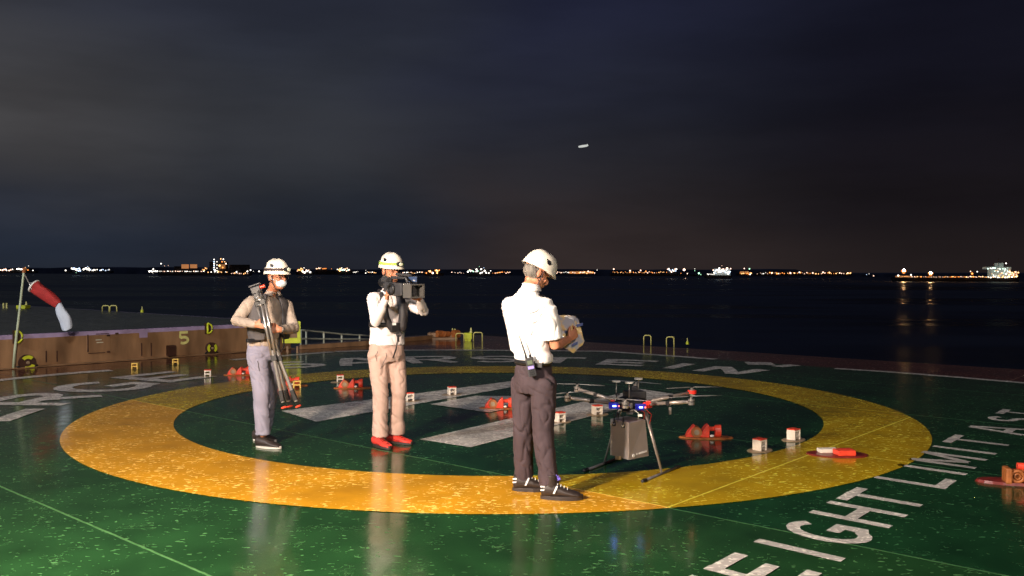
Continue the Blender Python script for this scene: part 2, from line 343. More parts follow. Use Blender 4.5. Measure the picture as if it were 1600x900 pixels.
def folds(amp, f, stretch=(1, 1, 1), seed=0, tilt=.5):
    """soft drape plus a few narrow slanting creases"""
    def fn(p):
        q = Vector((p.x * stretch[0], p.y * stretch[1], p.z * stretch[2] + tilt * p.x)) * f + Vector((seed * 3.1, seed, 0))
        q = q + noise.noise_vector(q * .35 + Vector((0, 0, seed))) * 1.1
        a = noise.noise(q); b = noise.noise(q * 1.7 + Vector((9, 2, 4))); m = max(0, min(1, .5 + 1.6 * noise.noise(q * .4 + Vector((5, 5, 5)))))
        return amp * (-.75 * math.exp(-(a / .13) ** 2) * m - .35 * math.exp(-(b / .12) ** 2) * (1 - m) + .55 * noise.noise(q * .45))
    return fn
def seam_on(o, pts, r, m, name, n=14):
    """a thin piping that follows the surface of a garment"""
    w = wpos(o); P = []
    for i in range(n + 1):
        t = i / n * (len(pts) - 1); k = min(int(t), len(pts) - 2); p = Vector(pts[k]).lerp(Vector(pts[k + 1]), t - k)
        ok, loc, nor, _ = o.closest_point_on_mesh(p - w)
        if ok: P.append(loc + w + nor * r * .25)
    bm = B(); tube(bm, P, r, 6); return obj(name, bm, m, o, smooth=True)
def copies(src, loc, rz, label):
    c = src.copy(); COL.objects.link(c); c.location = loc; c.rotation_euler = (0, 0, rz); c['label'] = label
    for ch in src.children:
        k = ch.copy(); COL.objects.link(k); k.parent = c
        for g in ch.children:
            h = g.copy(); COL.objects.link(h); h.parent = k
    return c
# ================================================================ the setting
# --- sea, tilted a quarter degree against the deck (the ship lists)
TILT = .0042
def sea_z(x): return -15.0 - TILT * x
bm = B(); S_ = 60000
vs = [bm.verts.new((x, y, sea_z(x))) for x, y in ((-S_, -2000), (S_, -2000), (S_, S_), (-S_, S_))]; bm.faces.new(vs); structure('sea', bm, M['sea'])
# --- main deck: red oxide, its outer edge runs along VX on the right and far side
K0 = Vector((-4.45, 18.55, 0)); E1 = G(905, 527); 
Efar = Vector((-1.75, 24.3, 0)); Eright = Efar + VX * 34
bm = B()
poly = [Efar, Eright, Eright - UX * 34, Efar - UX * 40 - VX * 0, ]
slab(bm, [(p.x, p.y) for p in (Efar, Eright, Eright - UX * 45, Efar - UX * 45)][::-1], -.45, -.004)
structure('deck', bm, M['red_deck'])
# --- helideck paint
def line_pt(px, py): return G(px, py)
oct_ = [G(-60, 603), G(0, 594.5), G(172, 578), G(300, 566), G(445, 552.5), G(520, 548.5), G(640, 547), G(860, 548.0), G(945, 548.8), G(1119, 561.0), G(1305, 575.0), G(1600, 598)]
L0 = oct_[0] - UX * 16; Rr = oct_[-1] + VX * 8
bm = B(); sheet(bm, [(p.x, p.y) for p in (L0, *oct_, Rr, Rr - UX * 24, L0 - UX * 0 + VX * 14)][::-1], 0.0); structure('helideck', bm, M['green'])
def conic(pts, n=160):
    X = np.array([[p.x, p.y] for p in pts]); mu = X.mean(0); s = 4.0; x, y = ((X - mu) / s).T
    D = np.stack([x * x, x * y, y * y, x, y], 1); a = np.linalg.lstsq(D, np.ones(len(x)), rcond=None)[0]
    A_, B_, C_, D_, E_ = a; c = np.linalg.solve([[2 * A_, B_], [B_, 2 * C_]], [-D_, -E_]); k = 1 + A_ * c[0] ** 2 + B_ * c[0] * c[1] + C_ * c[1] ** 2
    o = []
    for i in range(n):
        t = 2 * math.pi * i / n; u = np.array([math.cos(t), math.sin(t)]); q = A_ * u[0] ** 2 + B_ * u[0] * u[1] + C_ * u[1] ** 2; r = math.sqrt(k / q)
        o.append(((c + u * r) * s + mu))
    return o
OUTP = [(92, 694), (500, 796.5), (227, 762), (194.5, 628), (400, 594), (1459.5, 690), (1418, 726), (1304.6, 762), (1183.6, 779.5), (1040, 790), (1040, 583), (1229, 601.6), (1380, 631.8), (640, 802.5), (800, 801), (700, 572.5), (560, 577)]
INP = [(273, 660), (500, 733.7), (400, 612), (289, 644), (355, 713), (1285.5, 660), (1266.8, 684.7), (1183.6, 711), (1040, 731), (1040, 597), (1229, 622), (1270.5, 639), (760, 742.5), (640, 740), (700, 582.5), (560, 590)]
oc = conic([G(*p) for p in OUTP]); ic = conic([G(*p) for p in INP])
bm = B(); a = [bm.verts.new((p[0], p[1], .004)) for p in oc]; b = [bm.verts.new((p[0], p[1], .004)) for p in ic]
for i in range(len(a)): j = (i + 1) % len(a); bm.faces.new((a[i], a[j], b[j], b[i]))
structure('ring_marking', bm, M['yellow'])
# --- H
def quad(bm, pts, z): sheet(bm, [(p.x, p.y) for p in pts], z)
bm = B()
quad(bm, [G(440, 642.5), G(494, 659.5), G(790, 607), G(862, 590), G(790, 597)], .0040)
quad(bm, [G(655, 687), G(735, 699.5), G(1056, 616.5), G(1000, 608)], .0044)
quad(bm, [G(672, 632), G(764, 645), G(885, 620), G(742, 619)], .0048)
structure('landing_letter', bm, M['white_paint'])
# --- boundary line in pieces
def strip(bm, pts, w, z):
    L_ = []
    for i, p in enumerate(pts):
        T = (pts[min(i + 1, len(pts) - 1)] - pts[max(i - 1, 0)]).normalized(); n = Vector((-T.y, T.x, 0)) * w / 2
        L_.append((bm.verts.new((p.x + n.x, p.y + n.y, z)), bm.verts.new((p.x - n.x, p.y - n.y, z))))
    for (a, b), (c, d) in zip(L_, L_[1:]): bm.faces.new((a, b, d, c))
bm = B()
strip(bm, [G(-60, 602.5), G(0, 594), G(60, 588), G(120, 582.7), G(174, 578.8)], .26, .004)
strip(bm, [G(363, 562.5), G(450, 555.5), G(520, 550)], .22, .004); strip(bm, [G(524, 549.6), G(585, 547.6), G(700, 547.0), G(860, 548.2), G(945, 549.2), G(1030, 555), G(1119, 561.5)], .22, .0044)
strip(bm, [G(1166, 568), G(1208, 568.5)], .5, .004); strip(bm, [G(1213, 573), G(1243, 570.5)], .25, .004)
strip(bm, [G(1305, 576), G(1400, 582), G(1500, 590), G(1600, 598.5), G(1690, 607)], .17, .004)
structure('boundary_line', bm, M['white_paint'])
# --- lettering: glyphs drawn as strokes in a unit box
def arcp(cx, cy, rx, ry, a0, a1, n=9): return [(cx + rx * math.cos(R(a0 + (a1 - a0) * i / n)), cy + ry * math.sin(R(a0 + (a1 - a0) * i / n))) for i in range(n + 1)]
GL = {
 'B': [[(.1, 0), (.1, 1)], [(.1, .92), *arcp(.6, .72, .3, .2, 90, -90, 7), (.1, .52)], [(.3, .5), *arcp(.6, .29, .32, .21, 90, -90, 7), (.1, .08)]],
 'E': [[(.1, 0), (.1, 1)], [(.1, .91), (1, .91)], [(.1, .5), (.85, .5)], [(.1, .09), (1, .09)]],
 'R': [[(.1, 0), (.1, 1)], [(.1, .92), *arcp(.62, .7, .3, .22, 90, -90, 7), (.1, .48)], [(.45, .48), (.92, 0)]],
 'G': [[*arcp(.52, .5, .43, .42, 50, 310, 14), (.92, .2), (.92, .46), (.55, .46)]],
 'S': [[*arcp(.5, .7, .4, .21, 30, 250, 9), *arcp(.5, .29, .42, .21, 90, -150, 9)]],
 'A': [[(.03, 0), (.46, 1)], [(.54, 1), (.97, 0)], [(.22, .3), (.78, .3)]],
 'T': [[(.5, 0), (.5, 1)], [(0, .91), (1, .91)]],
 'I': [[(.5, 0), (.5, 1)]],
 'N': [[(.1, 0), (.1, 1)], [(.14, .98), (.86, .02)], [(.9, 0), (.9, 1)]],
 'H': [[(.1, 0), (.1, 1)], [(.9, 0), (.9, 1)], [(.1, .5), (.9, .5)]],
 'L': [[(.1, 0), (.1, 1)], [(.1, .09), (1, .09)]],
 'M': [[(.08, 0), (.08, 1)], [(.1, .97), (.5, .2)], [(.5, .2), (.9, .97)], [(.92, 0), (.92, 1)]],
 'W': [[(.03, 1), (.25, 0)], [(.25, 0), (.5, .9)], [(.5, .9), (.75, 0)], [(.75, 0), (.97, 1)]],
 '5': [[(.88, .91), (.16, .91), (.16, .55), *arcp(.46, .32, .42, .23, 120, -130, 10)]],
}
def glyph(bm, ch, mapf, w, h, t, z0):
    """mapf(x,y) in metres within the w x h glyph box"""
    z = z0
    for st in GL[ch]:
        P = [(x * w, y * h) for x, y in st]; L_ = []
        Q = []
        for i, (x, y) in enumerate(P):
            if Q and math.hypot(x - Q[-1][0], y - Q[-1][1]) < 1e-3: continue
            Q.append((x, y))
        D = []
        for (x0, y0), (x1, y1) in zip(Q, Q[1:]):
            k = max(1, int(math.hypot(x1 - x0, y1 - y0) / .12)); D += [(x0 + (x1 - x0) * i / k, y0 + (y1 - y0) * i / k) for i in range(k)]
        D.append(Q[-1])
        for i, (x, y) in enumerate(D):
            a, b = D[max(i - 1, 0)], D[min(i + 1, len(D) - 1)]
            tx, ty = b[0] - a[0], b[1] - a[1]; l = math.hypot(tx, ty) or 1; nx, ny = -ty / l * t / 2, tx / l * t / 2
            if 0 < i < len(D) - 1:
                d1 = (D[i][0] - a[0], D[i][1] - a[1]); l1 = math.hypot(*d1) or 1; c = max(.7, (d1[0] * tx + d1[1] * ty) / l1 / l); nx /= c; ny /= c
            p, q = mapf(x + nx, y + ny), mapf(x - nx, y - ny); L_.append((bm.verts.new((p[0], p[1], z)), bm.verts.new((q[0], q[1], z))))
        for (a, b), (c, d) in zip(L_, L_[1:]): bm.faces.new((a, b, d, c))
        z += .0008
CC = Vector((-.157, 10.75, 0))
# (letter, centre angle, angular width, inner radius, outer radius)
ARC = [('B', 198.5, 9.6, 5.50, 6.52), ('E', 185.8, 9.2, 5.45, 6.54), ('R', 173.2, 9.8, 5.38, 6.58), ('G', 160.8, 10.8, 5.36, 6.72), ('E', 148.6, 9.0, 5.52, 6.85),
       ('S', 126.6, 9.0, 5.72, 6.9), ('A', 115.0, 9.5, 5.6, 6.98), ('R', 102.8, 8.6, 5.55, 6.9), ('S', 91.2, 8.8, 5.5, 6.8), ('T', 80.2, 8.5, 5.45, 6.6), ('E', 67.6, 8.6, 5.36, 6.44), ('I', 57.6, 8.4, 5.28, 6.25), ('N', 47.6, 9.0, 5.18, 6.12)]
bm = B()
for ch, th, wd, r0, r1 in ARC:
    rm_ = (r0 + r1) / 2; w = R(wd) * rm_
    def mf(x, y, th=th, r0=r0, rm_=rm_, w=w):
        a = R(th) - (x - w / 2) / rm_; return (CC.x + math.cos(a) * (r0 + y), CC.y + math.sin(a) * (r0 + y))
    glyph(bm, ch, mf, w, r1 - r0, .235, .004)
structure('ship_name_lettering', bm, M['white_paint'])
# straight text: WEIGHT LIMIT ... its tops towards the ring; placed by top-left point on the deck
bm = B()
T0 = G(1182, 845)                                           # top of the first I
DOWN = (G(1317.5, 876) - T0); LH = DOWN.length; DOWN.normalize()
RIGHT = (G(1530, 659) - T0).normalized()
def wt(ch, s, w):                                           # s metres along from T0
    o = T0 + RIGHT * s + DOWN * LH
    def mf(x, y): p = o + RIGHT * (x) - DOWN * y; return (p.x, p.y)
    glyph(bm, ch, mf, w, LH, .085, .004)
def along(px, py): return (G(px, py) - T0).dot(RIGHT)
sI = -.15
for ch, s, w in (('W', along(1102, 890) - .62, .46), ('E', along(1102, 890), along(1152, 865) - along(1102, 890)), ('I', -.15, .30), ('G', .27, .40), ('H', along(1272, 800) - .05, along(1300, 786.5) - along(1272, 800) + .10),
                 ('T', along(1313, 781), along(1360, 765) - along(1313, 781)), ('L', along(1383, 747.5) - .05, .36), ('I', along(1420, 728.7) - .15, .30), ('M', along(1438, 719.3) - .05, along(1459, 709) - along(1438, 719.3) + .10),
                 ('I', along(1476, 699.5) - .15, .30), ('T', along(1489, 693), along(1514, 684.5) - along(1489, 693) + .1), ('A', along(1540, 668.5) - .22, .40), ('S', along(1562, 657.5), .34), ('T', along(1581, 648.5), .42)):
    wt(ch, s, w)
structure('weight_limit_lettering', bm, M['white_paint'])
# ================================================================ neighbouring hatch cover
WU = (G(360, 551) - G(0, 577)).normalized(); W0 = G(0, 577) - WU * 16; W1 = G(463, 545.0); W1 = W0 + WU * ((W1 - W0).dot(WU)); HH = .575
BK = -VX * 32
hc = empty('hatch_cover', (W1.x, W1.y, 0), 'long brown steel hatch cover with lilac rim at the left', 'hatch cover')
bm = B(); slab(bm, [(p.x, p.y) for p in (W0, W1, W1 + BK, W0 + BK)], .0, HH - .075); obj('side_plating', bm, M['brown'], hc)
bm = B(); slab(bm, [(p.x, p.y) for p in (W0, W1, W1 + BK, W0 + BK)], HH - .0749, HH - .001); 
rim = obj('rim', bm, M['lavender'], hc)
i0 = WU * -.10 - VX * .10
bm = B(); sheet(bm, [(p.x, p.y) for p in (W0 + i0, W1 + i0, W1 + BK + i0 * .5, W0 + BK)], HH + .003); obj('top_plating', bm, M['hatch_top'], hc)
NW = Vector((WU.y, -WU.x, 0))                                # towards the helideck
def onwall(px, py):
    """point on the wall face"""
    r = ray(px, py); n = NW; o = Vector((0, 0, CAM_H)); t = (W1 - o).dot(n) / r.dot(n); return o + r * t
# stiffeners, door panel, stains
bm = B()
bm.free()
for px, y0, y1 in ((72, 548, 566), (89, 548, 565), (221, 536, 556), (236, 536, 556), (137, 523, 550)):
    bm = B(); p, q = onwall(px, y0), onwall(px, y1); box(bm, (p + q) / 2 + NW * .008, (.018, .016, abs(p.z - q.z)), WU); obj('stiffener', bm, M['dark_rust'], hc)
for px, py, w_ in ((151, 551.5, .30), (160, 521.5, .24)):
    bm = B(); p = onwall(px, py); box(bm, p + NW * .006, (w_, .012, .012), WU); obj('rust_seam', bm, M['dark_rust'], hc)
for px, py in ((169, 549.5), (169, 524), (182, 521)):
    bm = B(); p = onwall(px, py); box(bm, p + NW * .012, (.055, .024, .03), WU); obj('hinge', bm, M['dark_rust'], hc)
bm = B(); p = onwall(154, 531); box(bm, p + NW * .003, (.11, .004, .014), WU); p = onwall(156, 535); box(bm, p + NW * .003, (.12, .004, .014), WU); obj('stencil_mark', bm, M['rail'], hc)
bm = B(); p, q = onwall(154, 524), onwall(154, 548); box(bm, (p + q) / 2 + NW * -.002, (.42, .012, abs(p.z - q.z)), WU); obj('access_panel', bm, M['brown'], hc, bevel=.003)
bm = B(); p, q = onwall(265, 541), onwall(265, 554); box(bm, (p + q) / 2 + NW * .06, (.14, .12, .2), WU); obj('recess_box', bm, M['dark_rust'], hc)
bm = B(); p, q = onwall(224, 518), onwall(224, 528); box(bm, (p + q) / 2 + NW * .001, (.16, .003, .11), WU)
obj('lilac_overspray', bm, M['lavender'], hc)
# number 5
bm = B(); a_, b_ = onwall(279, 538.5), onwall(295.5, 517)
cw = (onwall(295.5, 530) - onwall(279, 530)).length; chh = abs(b_.z - a_.z)
def m5(x, y): return (x, y)
glyph(bm, '5', m5, cw, chh, .052, 0)
for v in bm.verts: v.co = a_ + WU * v.co.x + Vector((0, 0, v.co.y)) + NW * .004
obj('number_marking', bm, M['pale_yellow'], hc)
# kerb strip along the wall
bm = B(); p0, p1 = W0 + NW * .22, W1 + NW * .22
slab(bm, [(p.x, p.y) for p in (W0 + NW * .002, W1 + NW * .002, W1 + NW * .16, W0 + NW * .16)][::-1], 0.002, .014); structure('kerb', bm, M['brown'])
# hatch wheels
def wheel(px, py, r, label, ang):
    c = onwall(px, py) + NW * .08
    t = empty('hatch_wheel', c, label, 'wheel', 'yellow and black hatch wheels along the brown wall')
    bm = B(); cyl(bm, c - NW * .05, c + NW * .02, r * 1.08, 28); obj('disc', bm, M['dark_rust'], t, smooth=False)
    for a0 in ang:
        bm = B(); s, q = WU, Vector((0, 0, 1)); n = 10
        for f0, f1 in ((0, 1),):
            L_ = []
            for i in range(n + 1):
                th = R(a0 + 95 * i / n); d = s * math.cos(th) + q * math.sin(th); L_.append([bm.verts.new(c + d * rr + NW * off) for rr, off in ((r * .55, .021), (r, .021), (r, .035), (r * .55, .035))])
            for a, b in zip(L_, L_[1:]):
                for j in range(4): bm.faces.new((a[j], a[(j + 1) % 4], b[(j + 1) % 4], b[j]))
            bm.faces.new(L_[0]); bm.faces.new(L_[-1][::-1])
        obj('yellow_segment', bm, M['yel_green'], t)
    bm = B(); cyl(bm, c, c + NW * .05, r * .2, 14); obj('hub', bm, M['beige_plate'], t)
    for sgn in (-1, 1): bm = B(); limb(bm, [c + WU * sgn * r * .8 + Vector((0, 0, -r * .6)), c + WU * sgn * r * 1.25 + Vector((0, 0, .03 - c.z))], .018, n=6); obj('bracket', bm, M['black'], t)
wheel(40, 566, .125, 'yellow and black hatch wheel low on the wall beside the windsock pole', (45, 240))
wheel(327.5, 543.5, .105, 'yellow and black hatch wheel right of the number 5', (130, -50))
def dring(px, py, h, label):
    c = onwall(px, py) + NW * .05; t = empty('mooring_loop', c, label, 'metal loop', 'yellow half loops on the wall rim')
    bm = B(); pts = [c + WU * -.035 + Vector((0, 0, h / 2))] + [c + WU * (-.035 + .1 * math.sin(R(a))) + Vector((0, 0, h / 2 * math.cos(R(a)))) for a in range(10, 180, 17)] + [c + WU * -.035 - Vector((0, 0, h / 2))]
    pts.append(pts[0]); tube(bm, pts, .018, 8); obj('loop', bm, M['yel_green'], t, smooth=True)
    bm = B(); box(bm, c - NW * .03 + WU * -.02, (.12, .02, h * 1.1), WU); obj('back_plate', bm, M['dark_rust'], t)
dring(27, 526, .21, 'yellow half loop on the rim behind the windsock pole'); dring(325, 513, .2, 'yellow half loop on the rim above the hatch wheel near the number 5')
# lime frame plate at the end of the hatch cover
c = A(456, 519, 18.2); Wd = 18.2 / FPX
t = empty('lime_guard_plate', (c.x, c.y, 0), 'lime yellow guard plate with brown opening behind left man', 'guard plate')
bm = B()
for cx_, cz, w, h in ((467, 519, 5, 34), (446, 519, 9, 34), (457, 532, 26, 8)):
    p = A(cx_, cz, 18.2); box(bm, p, (w * Wd, .05, h * Wd), WU * .3 + Vector((1, 0, 0)))
obj('frame', bm, M['yel_green'], t)
bm = B(); p = A(457.5, 518, 18.26); box(bm, p, (16 * Wd, .02, 26 * Wd)); obj('panel', bm, M['brown'], t)
bm = B(); p = A(457, 541, 18.2); 
bm.free()
for dx in (-.1, .1): bm = B(); box(bm, (p.x + dx, 18.2, (p.z) / 2 - .0), (.04, .04, max(.05, p.z))); obj('post', bm, M['brown'], t)
# ================================================================ railing and the deck's raised edge
EP = [G(440, 546.5), G(560, 538), G(640, 531.5), G(676, 528.5)]
bm = B()
hts = [(472, 539.5, 546), (572, 533, 540), (676, 524, 530)]
for (x0, t0, b0), (x1, t1, b1) in zip(hts, hts[1:]):
    p, q = G(x0, b0), G(x1, b1); z0 = A(x0, t0, p.y).z; z1 = A(x1, t1, q.y).z
    d = (q - p).normalized(); n = Vector((-d.y, d.x, 0)) * .12
    vs = [bm.verts.new(v) for v in (p, q, q + n, p + n, p + Vector((0, 0, z0)), q + Vector((0, 0, z1)), q + n + Vector((0, 0, z1)), p + n + Vector((0, 0, z0)))]
    for f in ((3, 2, 1, 0), (4, 5, 6, 7), (0, 1, 5, 4), (1, 2, 6, 5), (2, 3, 7, 6), (3, 0, 4, 7)): bm.faces.new([vs[i] for i in f])
o = obj('deck_edge_coaming', bm, M['brown']); tag(o, 'low brown edge coaming running behind the two left men', 'coaming')
fr = empty('deck_railing', G(470, 545), 'thin pale railing between the left man and the middle man', 'railing')
rp = []
for px, yt, yb, Y in ((470, 516, 543, 19.3), (478.5, 516.5, 542, 19.6), (506, 519, 540, 20.2), (534, 522, 538, 20.9), (562, 523.5, 536, 21.6), (590, 525.5, 535, 22.3)):
    a, b = A(px, yt, Y), A(px, yb, Y); rp.append((a, b))
    bm = B(); tube(bm, [b, a], .021, 8); obj('post', bm, M['rail'], fr, smooth=True)
for f in (0, .5):
    bm = B(); tube(bm, [a.lerp(b, f) for a, b in rp], .018, 8); obj('rail', bm, M['rail'], fr, smooth=True)
# brown deck machinery beyond, yellow rails, lime box and small markers
t = empty('mooring_winch', G(700, 532), 'rusty brown mooring gear heap beside the lime box', 'winch'); Ym = 22.5; k = Ym / FPX
bm = B()
for px, py, w, h, d in ((685, 523.5, 20, 9, .5), (699, 525, 22, 7, .5), (672, 524.5, 6, 11, .4)): box(bm, A(px, py, Ym), (w * k, d, h * k))
box(bm, A(692, 528.5, Ym - .1), (50 * k, .7, 5 * k)); obj('base_frame', bm, M['brown'], t, bevel=.02)
bm = B(); 
for px, r in ((683, 5.5), (694, 4.5), (708, 6.5)): cyl(bm, A(px, 522, Ym - .3), A(px + 8, 522, Ym - .2), r * k, 16)
obj('drum', bm, M['orange_rust'], t)
bm = B()
for px, y0 in ((707, 513), (711, 513.5)): tube(bm, [A(px, 527, Ym), A(px, y0, Ym)], 1.0 * k, 6)
obj('lever', bm, M['hoop'], t)
def hoop(pts, label, Y, grp='yellow deck hoops standing near the deck edge', m='hoop', legs=None):
    x0, x1, yt, yb = pts; g = G((x0 + x1) / 2, yb); Y = Y or g.y; k = Y / FPX
    t = empty('deck_hoop', (A((x0 + x1) / 2, yt, Y).x, Y, 0), label, 'hoop rail', grp)
    P = [A(x0, yb, Y), A(x0, yt + 2, Y), A(x0 + 1, yt + .6, Y), A(x0 + 2, yt, Y), A(x1 - 2, yt, Y), A(x1 - 1, yt + .6, Y), A(x1, yt + 2, Y), A(x1, yb, Y)]
    P[0].z = max(0, P[0].z) if Y < 24 else P[0].z
    bm = B(); tube(bm, P, .9 * k, 8); obj('bent_pipe', bm, M[m], t, smooth=True); return t
hoop((712.5, 725, 521, 534), 'yellow hoop rail left of the lime box', 21.4)
hoop((740, 753.5, 519.5, 534), 'yellow hoop rail right of the lime box', 21.4)
hoop((1006, 1017, 524, 539.5), 'left of the two yellow hoops right of the officer', None)
hoop((1041.5, 1053, 526.5, 542.5), 'right of the two yellow hoops, next to the small marker cone', None)
t = empty('lime_locker', G(732, 534), 'lime yellow locker with small cone on top', 'locker'); Y = 21.6; k = Y / FPX
bm = B(); box(bm, A(731.5, 524.8, Y), (12.5 * k, .25, 10 * k)); box(bm, A(731.5, 531.5, Y), (9 * k, .2, 5 * k)); obj('body', bm, M['yel_green'], t, bevel=.01)
bm = B(); cyl(bm, A(736, 519.8, Y), A(736, 512, Y), 2.4 * k, 14, .8 * k); obj('cone', bm, M['pale_yellow'], t)
def marker(px, py, h, label, Y=None, z=0, w=3.0):
    Y = Y or G(px, py, z).y; k = Y / FPX; c = A(px, py, Y); t = empty('marker_cone', c, label, 'marker', 'small yellow markers on the deck edge')
    bm = B(); cyl(bm, c, c + Vector((0, 0, h * .45 * k)), w * k, 14, w * .75 * k); obj('foot', bm, M['yel_green'], t, smooth=False)
    bm = B(); cyl(bm, c + Vector((0, 0, h * .45 * k)), c + Vector((0, 0, h * k)), w * .38 * k, 12, w * .2 * k); obj('tip', bm, M['pale_yellow'], t)
marker(1074, 538, 10, 'small yellow marker right of the yellow hoops', None, 0, 2.4)
marker(222, 488, 9, 'small yellow marker far out on the hatch cover', None, HH, 2.6)
hh_ = []
for x0, x1, lb in ((160, 170.5, 'left half of the pale yellow hoop pair far out on the hatch cover'), (172, 182.5, 'right half of the pale yellow hoop pair far out on the hatch cover')):
    Y = G(171, 487.5, HH).y; hoop((x0, x1, 477.5, 487), lb, Y, 'pale hoops far out on the hatch cover')
t = empty('far_locker', G(38, 482.5, HH), 'flat lime locker with small cone far left behind the windsock', 'locker'); Y = G(38, 482.5, HH).y; k = Y / FPX
bm = B(); box(bm, A(36.5, 479.5, Y), (14 * k, .3, 5.5 * k)); obj('body', bm, M['yel_green'], t, bevel=.01)
bm = B(); cyl(bm, A(41, 477, Y), A(41, 471, Y), 1.8 * k, 12, .7 * k); obj('cone', bm, M['pale_yellow'], t)
t = empty('far_bollard', G(8, 482.5, HH), 'pair of short pale posts at the far left edge', 'bollard')
for px in (5.5, 10.5):
    bm = B(); cyl(bm, A(px, 482, Y), A(px, 473.5, Y), 1.3 * k, 10); obj('post', bm, M['pale_yellow'], t)
# ================================================================ windsock
Yw = 15.15; kw = Yw / FPX
t = empty('windsock', A(21, 574, Yw), 'red and white windsock hanging limp from a thin pale pole', 'windsock')
bm = B(); tube(bm, [A(21, 575, Yw), A(23.5, 545, Yw), A(30, 490, Yw), A(36.5, 431, Yw), A(37.5, 424, Yw)], [.022, .022, .020, .018, .018], 8); obj('pole', bm, M['pole'], t, smooth=True)
bm = B(); cyl(bm, A(37, 426, Yw), A(38, 418.5, Yw), .028, 12); obj('pole_head', bm, M['orange_rust'], t)
bm = B()
for q in ((49.5, 452), (60, 441.5), (52, 443)): tube(bm, [A(37.5, 427, Yw), A(45.5, 442.5, Yw), A(q[0], q[1], Yw - .02)], .009, 6)
obj('bridle', bm, M['silver'], t)
SK = [((54, 447.5), 9.8), ((61, 452.5), 9.6), ((70, 459.5), 9.0), ((80, 467), 8.0), ((88.5, 473.5), 6.6), ((92, 477), 6.2), ((96, 486), 7.4), ((99.5, 495), 9.2), ((102.5, 503), 10.6), ((104, 510), 10.0), ((105, 515.5), 7.5)]
cs = [A(p[0][0], p[0][1], Yw) for p in SK]
def sock(i0, i1, name, m):
    rings = []
    for i in range(i0, i1):
        T = (cs[min(i + 1, len(cs) - 1)] - cs[max(i - 1, 0)]).normalized(); s, q = frame(T, Vector((0, 1, 0)))
        fl = 1 - .45 * max(0, i - 1) / 10
        rings.append((cs[i], s * SK[i][1] * kw * fl, q * SK[i][1] * kw))
    bm = B(); loft(bm, rings, 24, caps=False)
    for v in bm.verts: v.co += Vector((0, 0, 0)) + noise.noise_vector(v.co * 7) * .045
    o = obj(name, bm, m, t, smooth=True); s_ = o.modifiers.new('s', 'SOLIDIFY'); s_.thickness = .006; o.modifiers.new('u', 'SUBSURF').levels = 1; return o
sock(0, 6, 'red_sleeve', M['sock_red']); sock(5, 11, 'white_sleeve', M['sock_white'])
bm = B(); T = (cs[1] - cs[0]).normalized(); ring(bm, cs[0] - T * .01, T, 9.8 * kw, .018); obj('mouth_hoop', bm, M['white_disc'], t, smooth=True)
# ================================================================ deck fittings
def frame_part(bm, sx, sy, h, th):
    """lamp-box like socket: solid side walls (x = +-), pierced ends with a cross bar"""
    for s in (-1, 1): box(bm, (s * (sx / 2 - th / 2), 0, h / 2), (th, sy, h))
    box(bm, (0, 0, h - th / 2 - .001), (sx - 2 * th, sy - .004, th)); box(bm, (0, 0, h * .44), (sx - 2 * th, sy - .004, th))
def make_socket(m, label, grp, top='red', plate=True):
    t = empty('deck_socket', (0, 0, 0), label, 'deck socket', grp)
    bm = B(); frame_part(bm, .13, .12, .135, .022); obj('box_frame', bm, m, t, world=False, bevel=.003)
    if top:
        bm = B(); box(bm, (0, 0, .142), (.132, .122, .012)); obj('cap', bm, M[top], t, world=False, bevel=.003)
    if plate:
        bm = B(); loft(bm, [(Vector((0, 0, .001)), Vector((.19, 0, 0)), Vector((0, .13, 0))), (Vector((0, 0, .010)), Vector((.18, 0, 0)), Vector((0, .12, 0)))], 20); obj('base_plate', bm, M['beige_plate'], t, world=False)
    return t
def make_cleat(label, grp):
    t = empty('deck_fitting', (0, 0, 0), label, 'lashing fitting', grp)
    bm = B(); loft(bm, [(Vector((0, 0, .001)), Vector((.27, 0, 0)), Vector((0, .11, 0))), (Vector((0, 0, .012)), Vector((.26, 0, 0)), Vector((0, .10, 0)))], 20); obj('base_plate', bm, M['orange_rust'], t, world=False)
    def gusset(x, lean, h, w, m, nm, dy=.12):
        bm = B(); P = [(-w, 0), (w * .8, 0), (w * .9, h * .6), (w * .3 + lean, h), (-w * .1 + lean, h * .93), (-w * .7, h * .35)]
        a = [bm.verts.new((x + p[0], -dy / 2, .012 + p[1])) for p in P]; b = [bm.verts.new((x + p[0] * 1.02, dy / 2, .012 + p[1])) for p in P]; n = len(P)
        bm.faces.new(a); bm.faces.new(b[::-1])
        for i in range(n): bm.faces.new((a[(i + 1) % n], a[i], b[i], b[(i + 1) % n]))
        obj(nm, bm, m, t, world=False, bevel=.006)
    gusset(-.02, .025, .125, .055, M['red'], 'gusset')
    gusset(-.155, .03, .12, .045, M['red'], 'gusset', .10)
    bm = B(); cyl(bm, (-.10, -.075, .065), (-.10, .06, .065), .052, 20); obj('roller', bm, M['orange_rust'], t, world=False)
    bm = B(); cyl(bm, (-.10, -.084, .065), (-.10, -.074, .065), .026, 16); obj('pin', bm, M['beige_plate'], t, world=False)
    bm = B(); loft(bm, [(Vector((.115 - .03, 0, .07)), Vector((0, .05, 0)), Vector((0, 0, .058))), (Vector((.115 + .03, 0, .07)), Vector((0, .05, 0)), Vector((0, 0, .062)))], 20); obj('drum', bm, M['red'], t, world=False, bevel=.004)
    bm = B(); cyl(bm, (.03, 0, .09), (.10, 0, .09), .022, 12); obj('bar', bm, M['red'], t, world=False)
    bm = B(); ellipsoid(bm, (.05, -.06, .03), Vector((.022, 0, 0)), Vector((0, .02, 0)), Vector((0, 0, .014)), 10, 6); obj('knob', bm, M['white_box'], t, world=False, smooth=True)
    return t
gs = 'white sockets with red caps on the helideck'
rz0 = R(-12)
